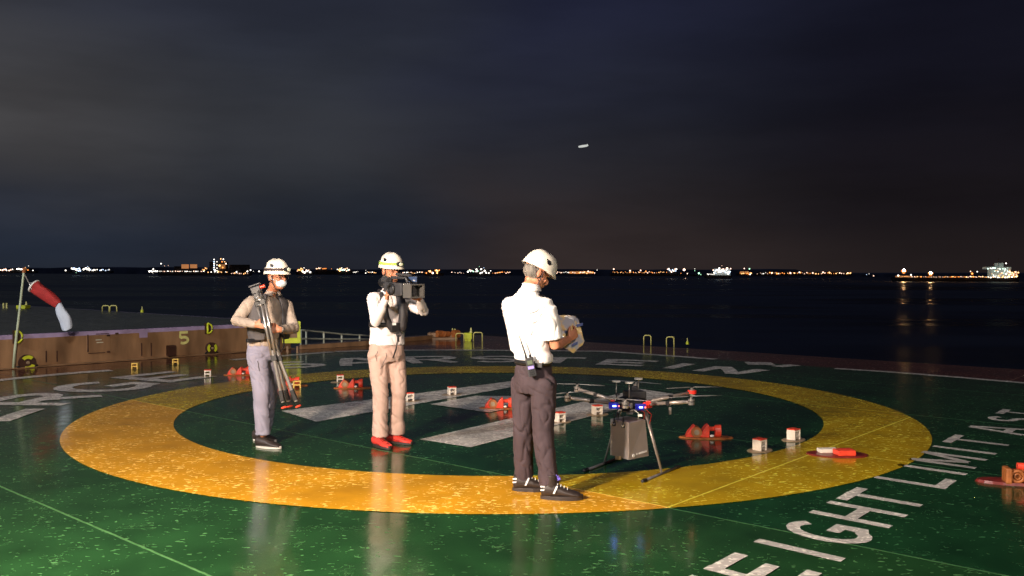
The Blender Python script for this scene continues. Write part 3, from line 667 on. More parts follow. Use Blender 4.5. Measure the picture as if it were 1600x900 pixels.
s0 = make_socket(M['white_box'], 'white red-capped socket just left of the lying red and white fitting', gs); s0.location = G(1187, 704); s0.rotation_euler.z = R(40); s0.scale = (.76, .76, .76)
for (px, py, rz, lb) in ((1240, 687.5, R(40), 'white red-capped socket farthest right on the ring, beside the yellow paint'),
                         (933, 648, R(25), 'white socket seen just left of the drone box on the far H bar'),
                         (874.5, 659.5, R(35), 'white red-capped socket peeking out right of the officer knee'),
                         (706, 617, R(22), 'white red-capped socket alone on the far white H bar'),
                         (640, 627, R(22), 'white red-capped socket beside the middle man knee'),
                         (531.5, 597, R(15), 'white red-capped socket behind the red fitting left of the middle man'),
                         (325, 588.5, R(8), 'white red-capped socket left of the left man, by the letter E'),
                         (392, 582.5, R(10), 'white red-capped socket half hidden behind the left man leg')):
    copies(s0, G(px, py), rz, lb)
y0 = make_socket(M['yel_box'], 'all yellow socket nearest the number 5, in front of the wall', 'yellow sockets in front of the wall', None, False); y0.location = G(275, 569.5); y0.rotation_euler.z = R(8); y0.scale = (.82, .82, .78)
copies(y0, G(211.5, 576.5), R(5), 'all yellow socket farthest left in front of the wall')
copies(y0, G(464, 606), R(15), 'yellow socket just right of the tripod legs on the helideck')
gc = 'red lashing fittings on the helideck'
c0 = make_cleat('red lashing fitting with brown roller right of the drone', gc); c0.location = G(1103, 684); c0.rotation_euler.z = R(-4)
for (px, py, rz, lb) in ((783, 638, R(2), 'red lashing fitting on the H, between middle man and officer'),
                         (551, 606.5, R(4), 'red lashing fitting left of the middle man'),
                         (376, 586, R(6), 'red lashing fitting left of the left man legs'),
                         (452, 603, R(10), 'red lashing fitting half hidden by the tripod legs')):
    copies(c0, G(px, py), rz, lb)
# flat one on the ring
p = G(1308, 711); t = empty('deck_fitting', p, 'flat dark red fitting with white and red blocks lying on the yellow ring', 'lashing fitting', None, R(-8))
bm = B(); loft(bm, [(Vector((0, 0, .001)), Vector((.27, 0, 0)), Vector((0, .16, 0))), (Vector((0, 0, .014)), Vector((.26, 0, 0)), Vector((0, .15, 0)))], 24); obj('base_plate', bm, M['dark_red'], t, world=False)
bm = B(); box(bm, (.05, -.05, .038), (.16, .12, .046), Vector((1, .25, 0))); obj('red_block', bm, M['red'], t, world=False, bevel=.004)
bm = B(); box(bm, (-.07, .05, .032), (.17, .09, .034), Vector((1, .25, 0))); obj('white_block', bm, M['white_box'], t, world=False, bevel=.004)
bm = B(); box(bm, (.07, .07, .03), (.17, .09, .03), Vector((1, .25, 0))); obj('dark_block', bm, M['dark_red'], t, world=False, bevel=.004)
# orange one at the right frame edge
p = G(1588, 757); t = empty('deck_fitting', p, 'orange rusty lashing fitting with round eye at the right frame edge', 'lashing fitting', None, R(-15))
bm = B(); loft(bm, [(Vector((-.03, .04, .001)), Vector((.25, 0, 0)), Vector((0, .11, 0))), (Vector((-.03, .04, .022)), Vector((.24, 0, 0)), Vector((0, .10, 0)))], 20); obj('base_plate', bm, M['dark_red'], t, world=False)
bm = B(); box(bm, (-.065, 0, .07), (.045, .13, .12)); box(bm, (.07, 0, .06), (.05, .14, .10)); obj('gusset', bm, M['orange_rust'], t, world=False, bevel=.01)
bm = B(); cyl(bm, (0, -.02, .068), (0, .06, .068), .045, 24); ring(bm, (0, -.03, .068), (0, 1, 0), .042, .013); ring(bm, (0, -.035, .068), (0, 1, 0), .020, .007); obj('round_eye', bm, M['orange_rust'], t, world=False, smooth=True)
bm = B(); cyl(bm, (.02, .06, .13), (.13, .06, .13), .028, 16); box(bm, (.14, .02, .05), (.05, .1, .09)); obj('drum', bm, M['red'], t, world=False)
# ================================================================ people
Z = Vector((0, 0, 1))
def hand(bm, w, d, pn, curl=1.0, s=1.0, thumb=1, spread=.0):
    """w wrist, d pointing direction, pn palm normal (the way the fingers curl)"""
    d = Vector(d).normalized(); pn = Vector(pn); pn = (pn - d * pn.dot(d)).normalized(); side = d.cross(pn).normalized() * thumb; w = Vector(w)
    pal = .085 * s
    rings = [(w - d * .02, side * .026 * s, pn * .02 * s), (w + d * .02 * s, side * .032 * s, pn * .018 * s), (w + d * .055 * s, side * .041 * s, pn * .017 * s), (w + d * pal, side * .040 * s, pn * .014 * s)]
    loft(bm, rings, 14)
    for i, (o, l) in enumerate(((.030, .072), (.010, .080), (-.010, .075), (-.029, .060))):
        p = w + d * (pal - .012 * s) + side * o * s; pts = [p]; a = 0
        dirv = (d + side * spread * (o / .03)).normalized()
        for k_, f in enumerate((.45, .32, .25)):
            a += R((50, 55, 45)[k_]) * curl * (1 + .06 * i); v = dirv * math.cos(a) + pn * math.sin(a); p = p + v * l * s * f; pts.append(p)
        limb(bm, pts, [.0098 * s, .0095 * s, .0088 * s, .0075 * s], n=10)
    p = w + d * .022 * s + side * .026 * s; q = p + (side * .7 + d * .6 + pn * .3).normalized() * .034 * s; r = q + (d * .8 + side * .1 + pn * (.3 + .5 * curl)).normalized() * .032 * s
    limb(bm, [p, q, r, r + (d * .5 + pn * curl - side * .3).normalized() * .022 * s], [.014 * s, .0125 * s, .011 * s, .009 * s], n=10)
def head(bm, c, F, up=Z, s=1.0):
    """c: centre of the skull; F: way the face looks"""
    F = Vector(F).normalized(); up = (up - F * up.dot(F)).normalized(); Rt = F.cross(up).normalized()
    P = lambda f, r, u: c + (F * f + Rt * r + up * u) * s
    ellipsoid(bm, P(-.008, 0, .03), Rt * .076 * s, F * .098 * s, up * .092 * s)
    ellipsoid(bm, P(.022, 0, -.035), Rt * .060 * s, F * .070 * s, up * .085 * s)
    ellipsoid(bm, P(.045, 0, -.085), Rt * .036 * s, F * .040 * s, up * .030 * s)       # chin
    ellipsoid(bm, P(.078, 0, .022), Rt * .050 * s, F * .016 * s, up * .016 * s, 12, 8)  # brow
    limb(bm, [P(.086, 0, .010), P(.104, 0, -.022), P(.100, 0, -.034)], [.009 * s, .013 * s, .014 * s], n=8)
    for e in (-1, 1):
        ellipsoid(bm, P(.066, e * .040, -.022), Rt * .020 * s, F * .016 * s, up * .018 * s, 10, 8)   # cheek
        ellipsoid(bm, P(-.008, e * .077, -.008), Rt * .010 * s, F * .019 * s, up * .031 * s, 10, 8)  # ear
    ellipsoid(bm, P(.086, 0, -.058), Rt * .024 * s, F * .012 * s, up * .007 * s, 10, 8)
    ellipsoid(bm, P(.084, 0, -.068), Rt * .022 * s, F * .012 * s, up * .007 * s, 10, 8)
    return P, F, Rt, up
def face_bits(P, F, Rt, up, parent, s=1.0):
    for e in (-1, 1):
        bm = B(); ellipsoid(bm, P(.078, e * .031, .0), Rt * .013 * s, F * .010 * s, up * .008 * s, 12, 8); obj('eye', bm, M['eye'], parent, smooth=True)
        bm = B(); limb(bm, [P(.088, e * .016, .018), P(.088, e * .034, .023), P(.078, e * .048, .017)], .0042 * s, n=6); obj('eyebrow', bm, M['dark_hair'], parent, smooth=True)
M['eye'] = material('eye', (.03, .02, .015), .15)
def helmet(P, F, Rt, up, parent, s=1.0, band=None, lampcol=None, brim=.018, k=1.0, drop=0.0):
    """climbing style shell: dome with a lip that dips at the back and sides, short peak in front"""
    bm = B(); n, m = 40, 14; c = P(-.006, 0, .052); rows = []
    for j in range(m + 1):
        ph = math.pi / 2 * (1 - j / m); row = []
        for i in range(n):
            th = 2 * math.pi * i / n; ct, st = math.cos(th), math.sin(th)
            fx = .128 if ct > 0 else .124; rr = math.cos(ph) ** .82; low = -.012 - .016 * (ct < 0) * abs(ct) - .010 * st * st
            zz = .118 * math.sin(ph) + low * (1 - math.sin(ph)) ** 1.5 + .004 * math.cos(2 * th) * math.sin(ph)
            lip = 1 + (.05 * (j / m) ** 8)
            row.append(bm.verts.new(c + (F * ct * fx * rr * lip + Rt * st * .102 * rr * lip + up * zz) * s * k))
        rows.append(row)
    # peak
    for i in range(n):
        ct = math.cos(2 * math.pi * i / n)
        if ct > .3: rows[m][i].co += (F * brim * (ct - .3) * 1.6 - up * .004) * s
    for j in range(m):
        if j == 0: continue
        for i in range(n): bm.faces.new((rows[j][i], rows[j][(i + 1) % n], rows[j + 1][(i + 1) % n], rows[j + 1][i]))
    bm.faces.new(rows[1]); bmesh.ops.delete(bm, geom=rows[0], context='VERTS'); bmesh.ops.recalc_face_normals(bm, faces=bm.faces)
    h = obj('helmet', bm, M['helmet'], parent, smooth=True); so = h.modifiers.new('s', 'SOLIDIFY'); so.thickness = .006 * s; so.offset = -1
    def surf(th, ph, off=.003):
        ct, st = math.cos(th), math.sin(th); fx = .128 if ct > 0 else .124; rr = math.cos(ph) ** .82; low = -.012 - .016 * (ct < 0) * abs(ct) - .010 * st * st
        zz = .118 * math.sin(ph) + low * (1 - math.sin(ph)) ** 1.5; d = (F * ct * fx * rr + Rt * st * .102 * rr + up * zz); return c + d * s * k + d.normalized() * off
    if band:
        bm = B(); L_ = []
        for i in range(48):
            th = 2 * math.pi * i / 48; a, b = surf(th, .20, .004), surf(th, .36, .004); L_.append([bm.verts.new(a), bm.verts.new(b)])
        for i in range(48): bm.faces.new((L_[i][0], L_[(i + 1) % 48][0], L_[(i + 1) % 48][1], L_[i][1]))
        bmesh.ops.recalc_face_normals(bm, faces=bm.faces); b_ = obj('headlamp_band', bm, band, h, smooth=True); b_.modifiers.new('s', 'SOLIDIFY').thickness = .003
        bm = B(); q = surf(0, .28, .012); box(bm, q, (.055, .03, .036), Rt, up); obj('headlamp', bm, M['black'], h, bevel=.005)
        bm = B(); cyl(bm, q + F * .014, q + F * .03, .017, 16, .014); obj('headlamp_lens', bm, lampcol or M['lens'], h, smooth=False)
    for e in (-1, 1):
        for th0, ph0 in (((1.35, .52), (2.2, .50)) if band else ((1.45, .42),)):
            bm = B(); vs = [bm.verts.new(surf(e * (th0 + a), ph0 + b, .0035)) for a, b in ((-.22, .02), (-.05, .14), (.20, .16), (.06, -.06), (-.1, -.10))]
            bm.faces.new(vs if e > 0 else vs[::-1]); v_ = obj('vent', bm, M['black'], h); v_.modifiers.new('s', 'SOLIDIFY').thickness = .003
    # chin strap
    bm = B()
    for e in (-1, 1):
        tube(bm, [P(.015, e * .082, .03), P(.025, e * .074, -.05), P(.035, e * .045, -.105), P(.045, 0, -.122)], .0045 * s, 6)
        tube(bm, [P(-.06, e * .072, .03), P(-.02, e * .080, -.03), P(.025, e * .072, -.055)], .004 * s, 6)
    obj('chin_strap', bm, M['band_dark'], h, smooth=True)
    return h
def torso_rings(pel, chest, sh, F, Rt, wp, wc, dp, dc, neck, top=.07, bot=-.10, nk=1.0):
    """closed ring stack from the hips to the neck; Rt person's right"""
    mid = pel.lerp(chest, .5)
    return [(pel + Z * bot, Rt * wp * (.98 if bot < 0 else 1.03), F * dp * (.98 if bot < 0 else 1.04)), (pel + Z * (bot + .06), Rt * wp, F * dp), (mid, Rt * (wp * .55 + wc * .42), F * (dp * .5 + dc * .48)), (chest, Rt * wc, F * dc),
            (sh - Z * .03, Rt * wc * 1.0, F * dc * .90), (sh + Z * .025, Rt * wc * .84, F * dc * .74), (sh + Z * top, Rt * .098 * nk, F * .085 * nk), (neck, Rt * .064 * nk, F * .066 * nk)]
def shoe(c, d, m, sole, parent, L=.285, h=.10, boot=0, solet=.022, w=.050, extra=None):
    """c heel centre on ground"""
    d = Vector((d[0], d[1], 0)).normalized(); s = Vector((-d.y, d.x, 0)); c = Vector((c[0], c[1], 0))
    P = [(0, .60, h), (.06, .86, h * 1.05), (.25, .95, h * 1.0), (.42, .94, h * .92), (.6, .98, h * .70), (.78, 1.0, h * .56), (.92, .82, h * .46), (1.0, .45, h * .30)]
    bm = B(); rings = []
    for f, wf, hh in P:
        zc = (solet * .6 + hh) / 2; rings.append((c + d * f * L + Z * zc, s * w * wf, Z * (hh - solet * .6) / 2 * 1.05))
    loft(bm, rings, 18)
    if boot: limb(bm, [c + d * .075 + Z * .05, c + d * .07 + Z * (h + boot)], [.046, .048], n=14, round_=False)
    sh = fuse('shoe', bm, m, parent, voxel=.005, smooth=4)
    bm = B(); n = 24; lo = []; hi = []
    for i in range(n):
        a = 2 * math.pi * i / n; x = math.cos(a); y = math.sin(a); wx = w * 1.06 * (1 + .06 * x - .10 * (x < -.1)); q = c + d * (L * .5 + x * L * .525) + s * y * wx * (1 if abs(x) < .6 else 1.0)
        lo.append(bm.verts.new(q + Z * .001)); hi.append(bm.verts.new(q + Z * solet + (Z * .012 if x > .85 else Z * 0)))
    bm.faces.new(hi); bm.faces.new(lo[::-1])
    for i in range(n): bm.faces.new((lo[i], lo[(i + 1) % n], hi[(i + 1) % n], hi[i]))
    obj('sole', bm, sole, sh, bevel=.003)
    bm = B()
    for f in (.40, .48, .56, .64): 
        q = c + d * f * L + Z * (h * (1.12 - (f - .3) * 1.15)); tube(bm, [q - s * .026 - Z * .008, q + Z * .001, q + s * .026 - Z * .008], .0032, 6)
    obj('laces', bm, extra or M['reflect'], sh)
    return sh
def leg_shape(bm, hip, knee, ank, r=(.098, .088, .068, .062, .056, .060), flat=1.0, cuff=.035, ref=Vector((0, 1, 0))):
    hip, knee, ank = map(Vector, (hip, knee, ank)); end = ank + Vector((0, 0, 0))
    ellipsoid(bm, hip, Vector((r[0], 0, 0)), Vector((0, r[0], 0)), Vector((0, 0, r[0] * .9)))
    limb(bm, [hip, hip.lerp(knee, .45), knee, knee.lerp(ank, .35), knee.lerp(ank, .75), end + (end - knee).normalized() * .03], r, ref, 18, round_=False, flat=flat)
def figure(root_xy, label, F, joints, hd, mats, sizes, voxel=.007):
    pass
# ---------- person builder
def person(label, base, F, pel, sh, neck, headc, headF, headup, armR, armL, legR, legL, shirtM, trouM, skinM, shoulder=.20, wp=.165, wc=.185, dp=.115, dc=.125, sleeves='long', hem=.0, fold_seed=1, hands=None, trou_r=(.098, .088, .070, .066, .062, .066), shirt_k=1.0, waist=.97, slv=(.062, .050, .044, .036)):
    """joints in world space; arm = (shoulder, elbow, wrist), leg = (hip, knee, ankle)"""
    F = Vector(F).normalized(); Rt = Vector((F.y, -F.x, 0)); t = empty('person', base, label, 'person')
    chest = sh - Z * .16
    bm = B(); P, hF, hR, hU = head(bm, headc, headF, headup)
    limb(bm, [sh + Z * .0, neck, headc - hU * .06 - hF * .012], [.050, .050, .053], n=16)
    loft(bm, torso_rings(pel, chest, sh - Z * .025, F, Rt, wp * .80, wc * .76, dp * .74, dc * .74, neck, nk=.72), 20)
    for hip, knee, ank in (legR, legL): limb(bm, [hip - Z * .06, knee, ank, ank - Z * .03], [.060, .048, .036, .036], Vector((0, 1, 0)), 12)
    for (s_, e, w_), hp in ((armR, hands[0]), (armL, hands[1])):
        s_, e, w_ = map(Vector, (s_, e, w_)); limb(bm, [s_, s_.lerp(e, .5), e, e.lerp(w_, .3), w_], ([.034, .034, .030, .030, .024] if sleeves == 'long' else [.040, .043, .038, .037, .025]), Z, 12)
        hand(bm, w_, *hp)
    body = fuse('body', bm, skinM, t, voxel=.0045, smooth=3)
    face_bits(P, hF, hR, hU, body)
    # shirt
    bm = B(); loft(bm, torso_rings(pel, chest, sh, F, Rt, wp * shirt_k, wc * shirt_k, dp * shirt_k, dc * shirt_k, neck - Z * .022, .055, hem), 24)
    for s_, e, w_ in (armR, armL):
        s_, e, w_ = map(Vector, (s_, e, w_))
        limb(bm, [s_.lerp(Vector((sh.x, sh.y, sh.z)), .28) - Z * .01, s_, s_ + (e - s_) * .12], [.075, .068, slv[0]], Z, 16)
        if sleeves == 'long': limb(bm, [s_, s_.lerp(e, .5), e, e.lerp(w_, .5), e.lerp(w_, .94)], [slv[0], slv[1] * 1.05, slv[1], slv[2], slv[3]], Z, 16, round_=True)
        else: limb(bm, [s_, s_.lerp(e, .5), s_.lerp(e, .80)], [.068, .068, .072], Z, 16, round_=False)
    shirt = fuse('shirt', bm, shirtM, t, voxel=.008, smooth=4, fn=folds(.018, 8.0, (1, 1, .6), fold_seed))
    # collar
    bm = B(); 
    for a0 in (0,):
        L_ = []
        for i in range(25):
            th = R(-160 + 320 * i / 24); dv = -F * math.cos(th) + Rt * math.sin(th); q = neck - Z * .024
            L_.append([bm.verts.new(q + dv * .080 - Z * .034), bm.verts.new(q + dv * .062 + Z * (.024 - .018 * (1 - math.cos(th)) / 2))])
        for a, b in zip(L_, L_[1:]): bm.faces.new((a[0], b[0], b[1], a[1]))
    co_ = obj('collar', bm, shirtM, shirt, smooth=True); co_.modifiers.new('s', 'SOLIDIFY').thickness = .007
    # trousers
    bm = B(); top = pel + Z * waist
    loft(bm, [(pel + Z * (waist), Rt * wp * .93, F * dp * .93), (pel + Z * waist * .5, Rt * wp * 1.0, F * dp * 1.02), (pel - Z * .05, Rt * wp * 1.03, F * dp * 1.08), (pel - Z * .11, Rt * wp * .9, F * dp * .95)], 24)
    for l_ in (legR, legL): leg_shape(bm, *l_, r=trou_r)
    tr = fuse('trousers', bm, trouM, t, voxel=.008, smooth=4, fn=folds(.019, 6.6, (1, 1, 1.0), fold_seed + 5, .8))
    return t, body, shirt, tr, P, (hF, hR, hU), Rt
V = Vector
# ---------- middle man: camera operator
F2 = V((.50, -.87, 0)).normalized(); R2 = V((F2.y, -F2.x, 0))
sh2 = A(606, 466, 8.42); pel2 = A(604, 547, 8.42)
Rw2 = A(604, 464, 8.06); Lw2 = A(655, 467, 8.12)
t2, body2, shirt2, tr2, P2, (hF2, hR2, hU2), _ = person('middle man in white top and tan trousers filming with a shoulder camera', V((-1.16, 8.42, 0)), F2, pel2, sh2, A(609, 447, 8.40), A(611, 423.5, 8.36),
    V((.66, -.75, -.12)), V((0, .0, 1)), (A(583, 467, 8.32), A(587, 503, 8.18), Rw2), (A(632, 470, 8.50), A(662, 486, 8.36), Lw2),
    (A(590, 556, 8.38), A(595, 614, 8.34), A(594, 676, 8.37)), (A(617, 556, 8.48), A(623, 613, 8.44), A(620, 672, 8.50)), M['white_knit'], M['tan_trousers'], M['skin'],
    wp=.170, wc=.178, dp=.118, dc=.125, hem=.05, fold_seed=2, waist=.07,
    hands=((V((.25, -.15, .9)), V((.9, .3, -.25)), .75, 1.0, -1), (V((-.35, -.35, .6)), V((-.8, .2, .2)), .6, .95, 1)), trou_r=(.100, .092, .080, .076, .070, .078), slv=(.064, .054, .046, .034))
helmet(P2, hF2, hR2, hU2, t2, 1.0, M['band_green'], M['lens'], k=1.04)
bm = B(); dN = (A(603, 463, 8.0) - A(588, 440, 8.2))
for f, m_, s_, pos, dr in ((0, 'red_shoe', 'sole_dark', A(589, 690, 8.36), V((.62, -.78, 0))), (1, 'red_shoe', 'sole_dark', A(612, 685, 8.52), V((.86, -.5, 0)))):
    shoe(V((pos.x - dr.x * .05, pos.y - dr.y * .05, 0)), dr, M[m_], M[s_], t2, L=.29, h=.095, extra=M['dark_red'], w=.052)
bm.free()
# harness: collar tube, chest bladder, belt
def chestpt(sh, F, Rt, x, z, d): return sh + Rt * x - Z * z + F * d
bm = B()
for e, ww in ((1, .030), (-1, .046)):
    pts = [chestpt(sh2, F2, R2, 0, -.065, -.085), chestpt(sh2, F2, R2, e * .06, -.065, -.05), chestpt(sh2, F2, R2, e * .085, -.035, .05), chestpt(sh2, F2, R2, e * .088, .06, .128), chestpt(sh2, F2, R2, e * (.075 if e > 0 else .10), .16, .142), chestpt(sh2, F2, R2, e * (.03 if e > 0 else .085), .27, .142)]
    limb(bm, pts, [ww] * 6, F2, 12, flat=1.0)
for v in bm.verts: pass
har = fuse('life_vest', bm, M['harness'], t2, voxel=.008, smooth=4, fn=folds(.006, 9))
bm = B(); n = 30; L_ = []
for i in range(n):
    a = 2 * math.pi * i / n; q = sh2 - Z * .245 + R2 * math.cos(a) * .187 + F2 * math.sin(a) * .138; L_.append([bm.verts.new(q - Z * .02), bm.verts.new(q + Z * .02)])
for i in range(n): bm.faces.new((L_[i][0], L_[(i + 1) % n][0], L_[(i + 1) % n][1], L_[i][1]))
b_ = obj('belt_strap', bm, M['harness'], har, smooth=True); b_.modifiers.new('s', 'SOLIDIFY').thickness = .006
bm = B(); box(bm, chestpt(sh2, F2, R2, -.01, .27, .15), (.10, .05, .09), R2); obj('buckle', bm, M['black'], har, bevel=.012)
bm = B(); box(bm, chestpt(sh2, F2, R2, .01, .235, .178), (.035, .006, .022), R2); obj('badge', bm, M['reflect'], har)
bm = B(); q = chestpt(sh2, F2, R2, -.04, .30, .17); tube(bm, [q, q - Z * .10 - R2 * .0, A(622, 525, 8.24), A(619, 545, 8.24), A(614, 559, 8.26)], .0075, 8)
ring(bm, q - Z * .03, F2, .022, .008, 16, 6); obj('lanyard', bm, M['harness'], har, smooth=True)
# video camera on his shoulder
Yc = 8.02; Ax = V((.66, -.75, 0)).normalized(); Rx = V((-Ax.y, Ax.x, 0)); cc = A(622, 452, Yc - .02)
vc = empty('video_camera', cc, 'black shoulder video camera with square lens hood in the middle man hands', 'video camera')
bm = B(); box(bm, cc + Z * .0, (.26, .11, .115), Ax); box(bm, cc - Ax * .13 + Z * .02, (.10, .09, .09), Ax); obj('body', bm, M['dark_grey'], vc, bevel=.012)
bm = B(); cyl(bm, cc + Ax * .12 - Z * .005, cc + Ax * .19 - Z * .005, .048, 24); ring(bm, cc + Ax * .15 - Z * .005, Ax, .050, .006); obj('lens_barrel', bm, M['black'], vc, smooth=False)
bm = B(); hcx = cc + Ax * .245 - Z * .012; hw, hh2 = .135, .112
for s_ in (-1, 1): box(bm, hcx + Rx * s_ * (hw / 2), (.12, .012, hh2 + .012), Ax); box(bm, hcx + Z * s_ * (hh2 / 2), (.12, hw - .012, .012), Ax)
box(bm, hcx - Ax * .055, (.01, hw - .014, hh2 - .014), Ax); obj('lens_hood', bm, M['grey'], vc)
bm = B(); cyl(bm, hcx - Ax * .050, hcx - Ax * .02, .042, 24); obj('front_glass', bm, M['glass'], vc)
bm = B(); tube(bm, [cc - Ax * .12 + Z * .06, cc - Ax * .10 + Z * .105, cc + Ax * .13 + Z * .105, cc + Ax * .15 + Z * .06], .014, 10); obj('top_handle', bm, M['dark_grey'], vc, smooth=True)
bm = B(); cyl(bm, cc + Ax * .02 + Z * .135 - Rx * .03, cc + Ax * .24 + Z * .125 - Rx * .03, .013, 12); cyl(bm, cc - Ax * .22 + Z * .08 + Rx * .0, cc - Ax * .14 + Z * .075, .042, 16, .036); obj('microphone', bm, M['dark_grey'], vc, smooth=False)
bm = B(); limb(bm, [cc - Ax * .26 + Z * .06, cc - Ax * .19 + Z * .045, cc - Ax * .12 + Z * .03], [.040, .045, .035], n=14); obj('viewfinder', bm, M['black'], vc, smooth=True)
bm = B(); sc_ = A(644.5, 436.5, Yc - .02); box(bm, sc_, (.085, .012, .056), V((1, .35, 0))); lcd = obj('lcd_screen', bm, M['dark_grey'], vc, bevel=.003)
bm = B(); box(bm, sc_ - V((-.0025, .0075, 0)), (.075, .003, .046), V((1, .35, 0))); obj('display', bm, M['screen'], lcd)
bm = B(); box(bm, sc_ - V((-.006, .010, .012)), (.034, .002, .006), V((1, .35, 0))); obj('menu_bar', bm, M['reflect'], lcd)
bm = B(); tube(bm, [cc + Ax * .10 + Z * .10 + Rx * .03, sc_ - Z * .03], .009, 8); obj('screen_arm', bm, M['black'], vc)
bm = B(); sg = V((Rx.x, Rx.y, 0)) * -1; ring(bm, cc + sg * .065 + Ax * -.02, sg, .045, .012, 20, 6); obj('hand_strap', bm, M['black'], vc, smooth=True)
bm = B()
for k_ in range(4): ellipsoid(bm, cc + Ax * (.17 + .03 * k_) + Z * (.052) + sg * .055, V((.007, 0, 0)), V((0, .007, 0)), V((0, 0, .006)), 8, 5)
obj('control_knobs', bm, M['silver'], vc, smooth=True)
# ---------- left man with tripod
F1 = V((.55, -.83, 0)).normalized(); R1 = V((F1.y, -F1.x, 0)); sh1 = A(420, 471, 8.42); pel1 = A(411, 545, 8.42)
t1, body1, shirt1, tr1, P1, (hF1, hR1, hU1), _ = person('left man in beige shirt, dark vest and face mask carrying a tripod', V((-2.36, 8.42, 0)), F1, pel1, sh1, A(427, 452, 8.40), A(432.5, 433, 8.34),
    V((.85, -.52, -.05)), V((0, 0, 1)), (A(391, 473, 8.32), A(369, 502, 8.22), A(400, 507, 8.00)), (A(448, 477, 8.52), A(459, 513, 8.34), A(437, 515, 8.06)),
    (A(402, 556, 8.36), A(409, 612, 8.30), A(411, 674, 8.30)), (A(421, 556, 8.48), A(420, 614, 8.52), A(414, 666, 8.62)), M['beige_shirt'], M['lilac_trousers'], M['skin_dark'],
    wp=.150, wc=.178, dp=.110, dc=.118, hem=.03, fold_seed=4, waist=.06, hands=((V((1, -.1, .02)), V((.25, .9, -.1)), 1.0, 1.0, 1), (V((-.95, -.3, .05)), V((.2, .9, -.2)), 1.0, 1.0, -1)),
    trou_r=(.100, .096, .084, .080, .074, .072), slv=(.062, .054, .047, .036))
helmet(P1, hF1, hR1, hU1, t1, 1.0, M['band_dark'], M['lens'], k=1.02)
for pos, dr in ((A(407, 688, 8.30), V((.93, -.36, 0))), (A(402, 680, 8.64), V((.90, -.42, 0)))):
    shoe(V((pos.x - dr.x * .04, pos.y, 0)), dr, M['black_shoe'], M['sole_white'], t1, L=.27, h=.10, extra=M['sole_dark'], solet=.017, w=.047)
# vest: open shell
def vest_shell(sh, pel, F, Rt, wc, dc, a0, bottom, name, m, parent):
    bm = B(); rows = []
    prof = [(-.062, .42, .60), (-.035, .66, .78), (.0, .92, .96), (.06, 1.02, 1.06), (.16, 1.08, 1.12), (.26, 1.05, 1.12), (bottom, 1.02, 1.08)]
    for dz, fx, fd in prof:
        row = []
        for i in range(33):
            th = R(a0 + (360 - 2 * a0) * i / 32); row.append(bm.verts.new(sh - Z * dz + F * math.cos(th) * dc * fd + Rt * math.sin(th) * wc * fx * .98))
        rows.append(row)
    for a, b in zip(rows, rows[1:]):
        for i in range(32): bm.faces.new((a[i], a[i + 1], b[i + 1], b[i]))
    for v in bm.verts: v.co += noise.noise_vector(v.co * 12) * .006
    o = obj(name, bm, m, parent, smooth=True); s_ = o.modifiers.new('s', 'SOLIDIFY'); s_.thickness = .02; s_.offset = 1; o.modifiers.new('u', 'SUBSURF').levels = 1; return o
vest1 = vest_shell(sh1, pel1, F1, R1, .178, .130, 24, .36, 'vest', M['vest'], t1)
# face mask, glasses, watch, belt pouch
bm = B(); ellipsoid(bm, P1(.056, 0, -.052), hR1 * .056, hF1 * .056, hU1 * .045, 20, 12); mk = obj('face_mask', bm, M['mask'], t1, smooth=True)
bm = B()
for e in (-1, 1): tube(bm, [P1(.07, e * .055, -.03), P1(.02, e * .078, -.02), P1(-.01, e * .082, .0)], .0022, 5)
obj('ear_loop', bm, M['mask'], mk)
bm = B()
for e in (-1, 1): ring(bm, P1(.098, e * .033, .0), hF1, .020, .0016, 18, 6)
tube(bm, [P1(.1, -.012, .004), P1(.1, .012, .004)], .002, 5)
for e in (-1, 1): tube(bm, [P1(.095, e * .052, .006), P1(.0, e * .080, .004)], .0025, 5)
obj('glasses', bm, M['black'], t1, smooth=True)
bm = B(); wv = A(437, 515, 8.06); we = (A(459, 513, 8.34) - wv).normalized(); ring(bm, wv + we * .02, we, .030, .008, 18, 6); obj('wristwatch', bm, M['black'], t1, smooth=True)
bm = B(); box(bm, pel1 + Z * .09 + R1 * .12 + F1 * .09, (.13, .05, .035), R1); obj('belt_pouch', bm, M['black'], t1, bevel=.008)
bm = B(); q = A(438, 530, 8.22); tube(bm, [q + Z * .05, q + V((.03, 0, .02)), q + V((.035, 0, -.06)), q + V((.0, 0, -.13)), q + V((-.01, 0, -.05)), q + Z * .05], .008, 6); obj('hanging_strap', bm, M['harness'], t1, smooth=True)
# tripod, carried
Yt = 7.96
tp = empty('tripod', A(402, 452, Yt), 'folded silver and black tripod held diagonally by the left man', 'tripod')
axT = (A(418, 500, Yt) - A(404, 460, Yt)).normalized(); sT = axT.cross(V((0, 1, 0))).normalized()
h0 = A(400.5, 453, Yt)
bm = B(); box(bm, h0, (.085, .07, .06), -sT, -axT); box(bm, h0 - axT * .045, (.11, .05, .018), -sT, -axT); box(bm, h0 + axT * .05, (.075, .06, .05), -sT, -axT); hd_ = obj('pan_head', bm, M['dark_grey'], tp, bevel=.007)
bm = B(); cyl(bm, h0 + axT * .065, h0 + axT * .10, .045, 20); ring(bm, h0 + axT * .075, axT, .045, .007); obj('levelling_base', bm, M['grey'], tp)
bm = B(); cyl(bm, h0 + sT * .04 - axT * .01, h0 + sT * .085 - axT * .01, .015, 12); obj('red_knob', bm, M['red'], tp)
bm = B(); ellipsoid(bm, h0 + axT * .14 - V((0, .03, 0)), V((.016, 0, 0)), V((0, .016, 0)), V((0, 0, .016)), 10, 6); obj('clamp_knob', bm, M['silver'], tp, smooth=True)
top_ = h0 + axT * .10
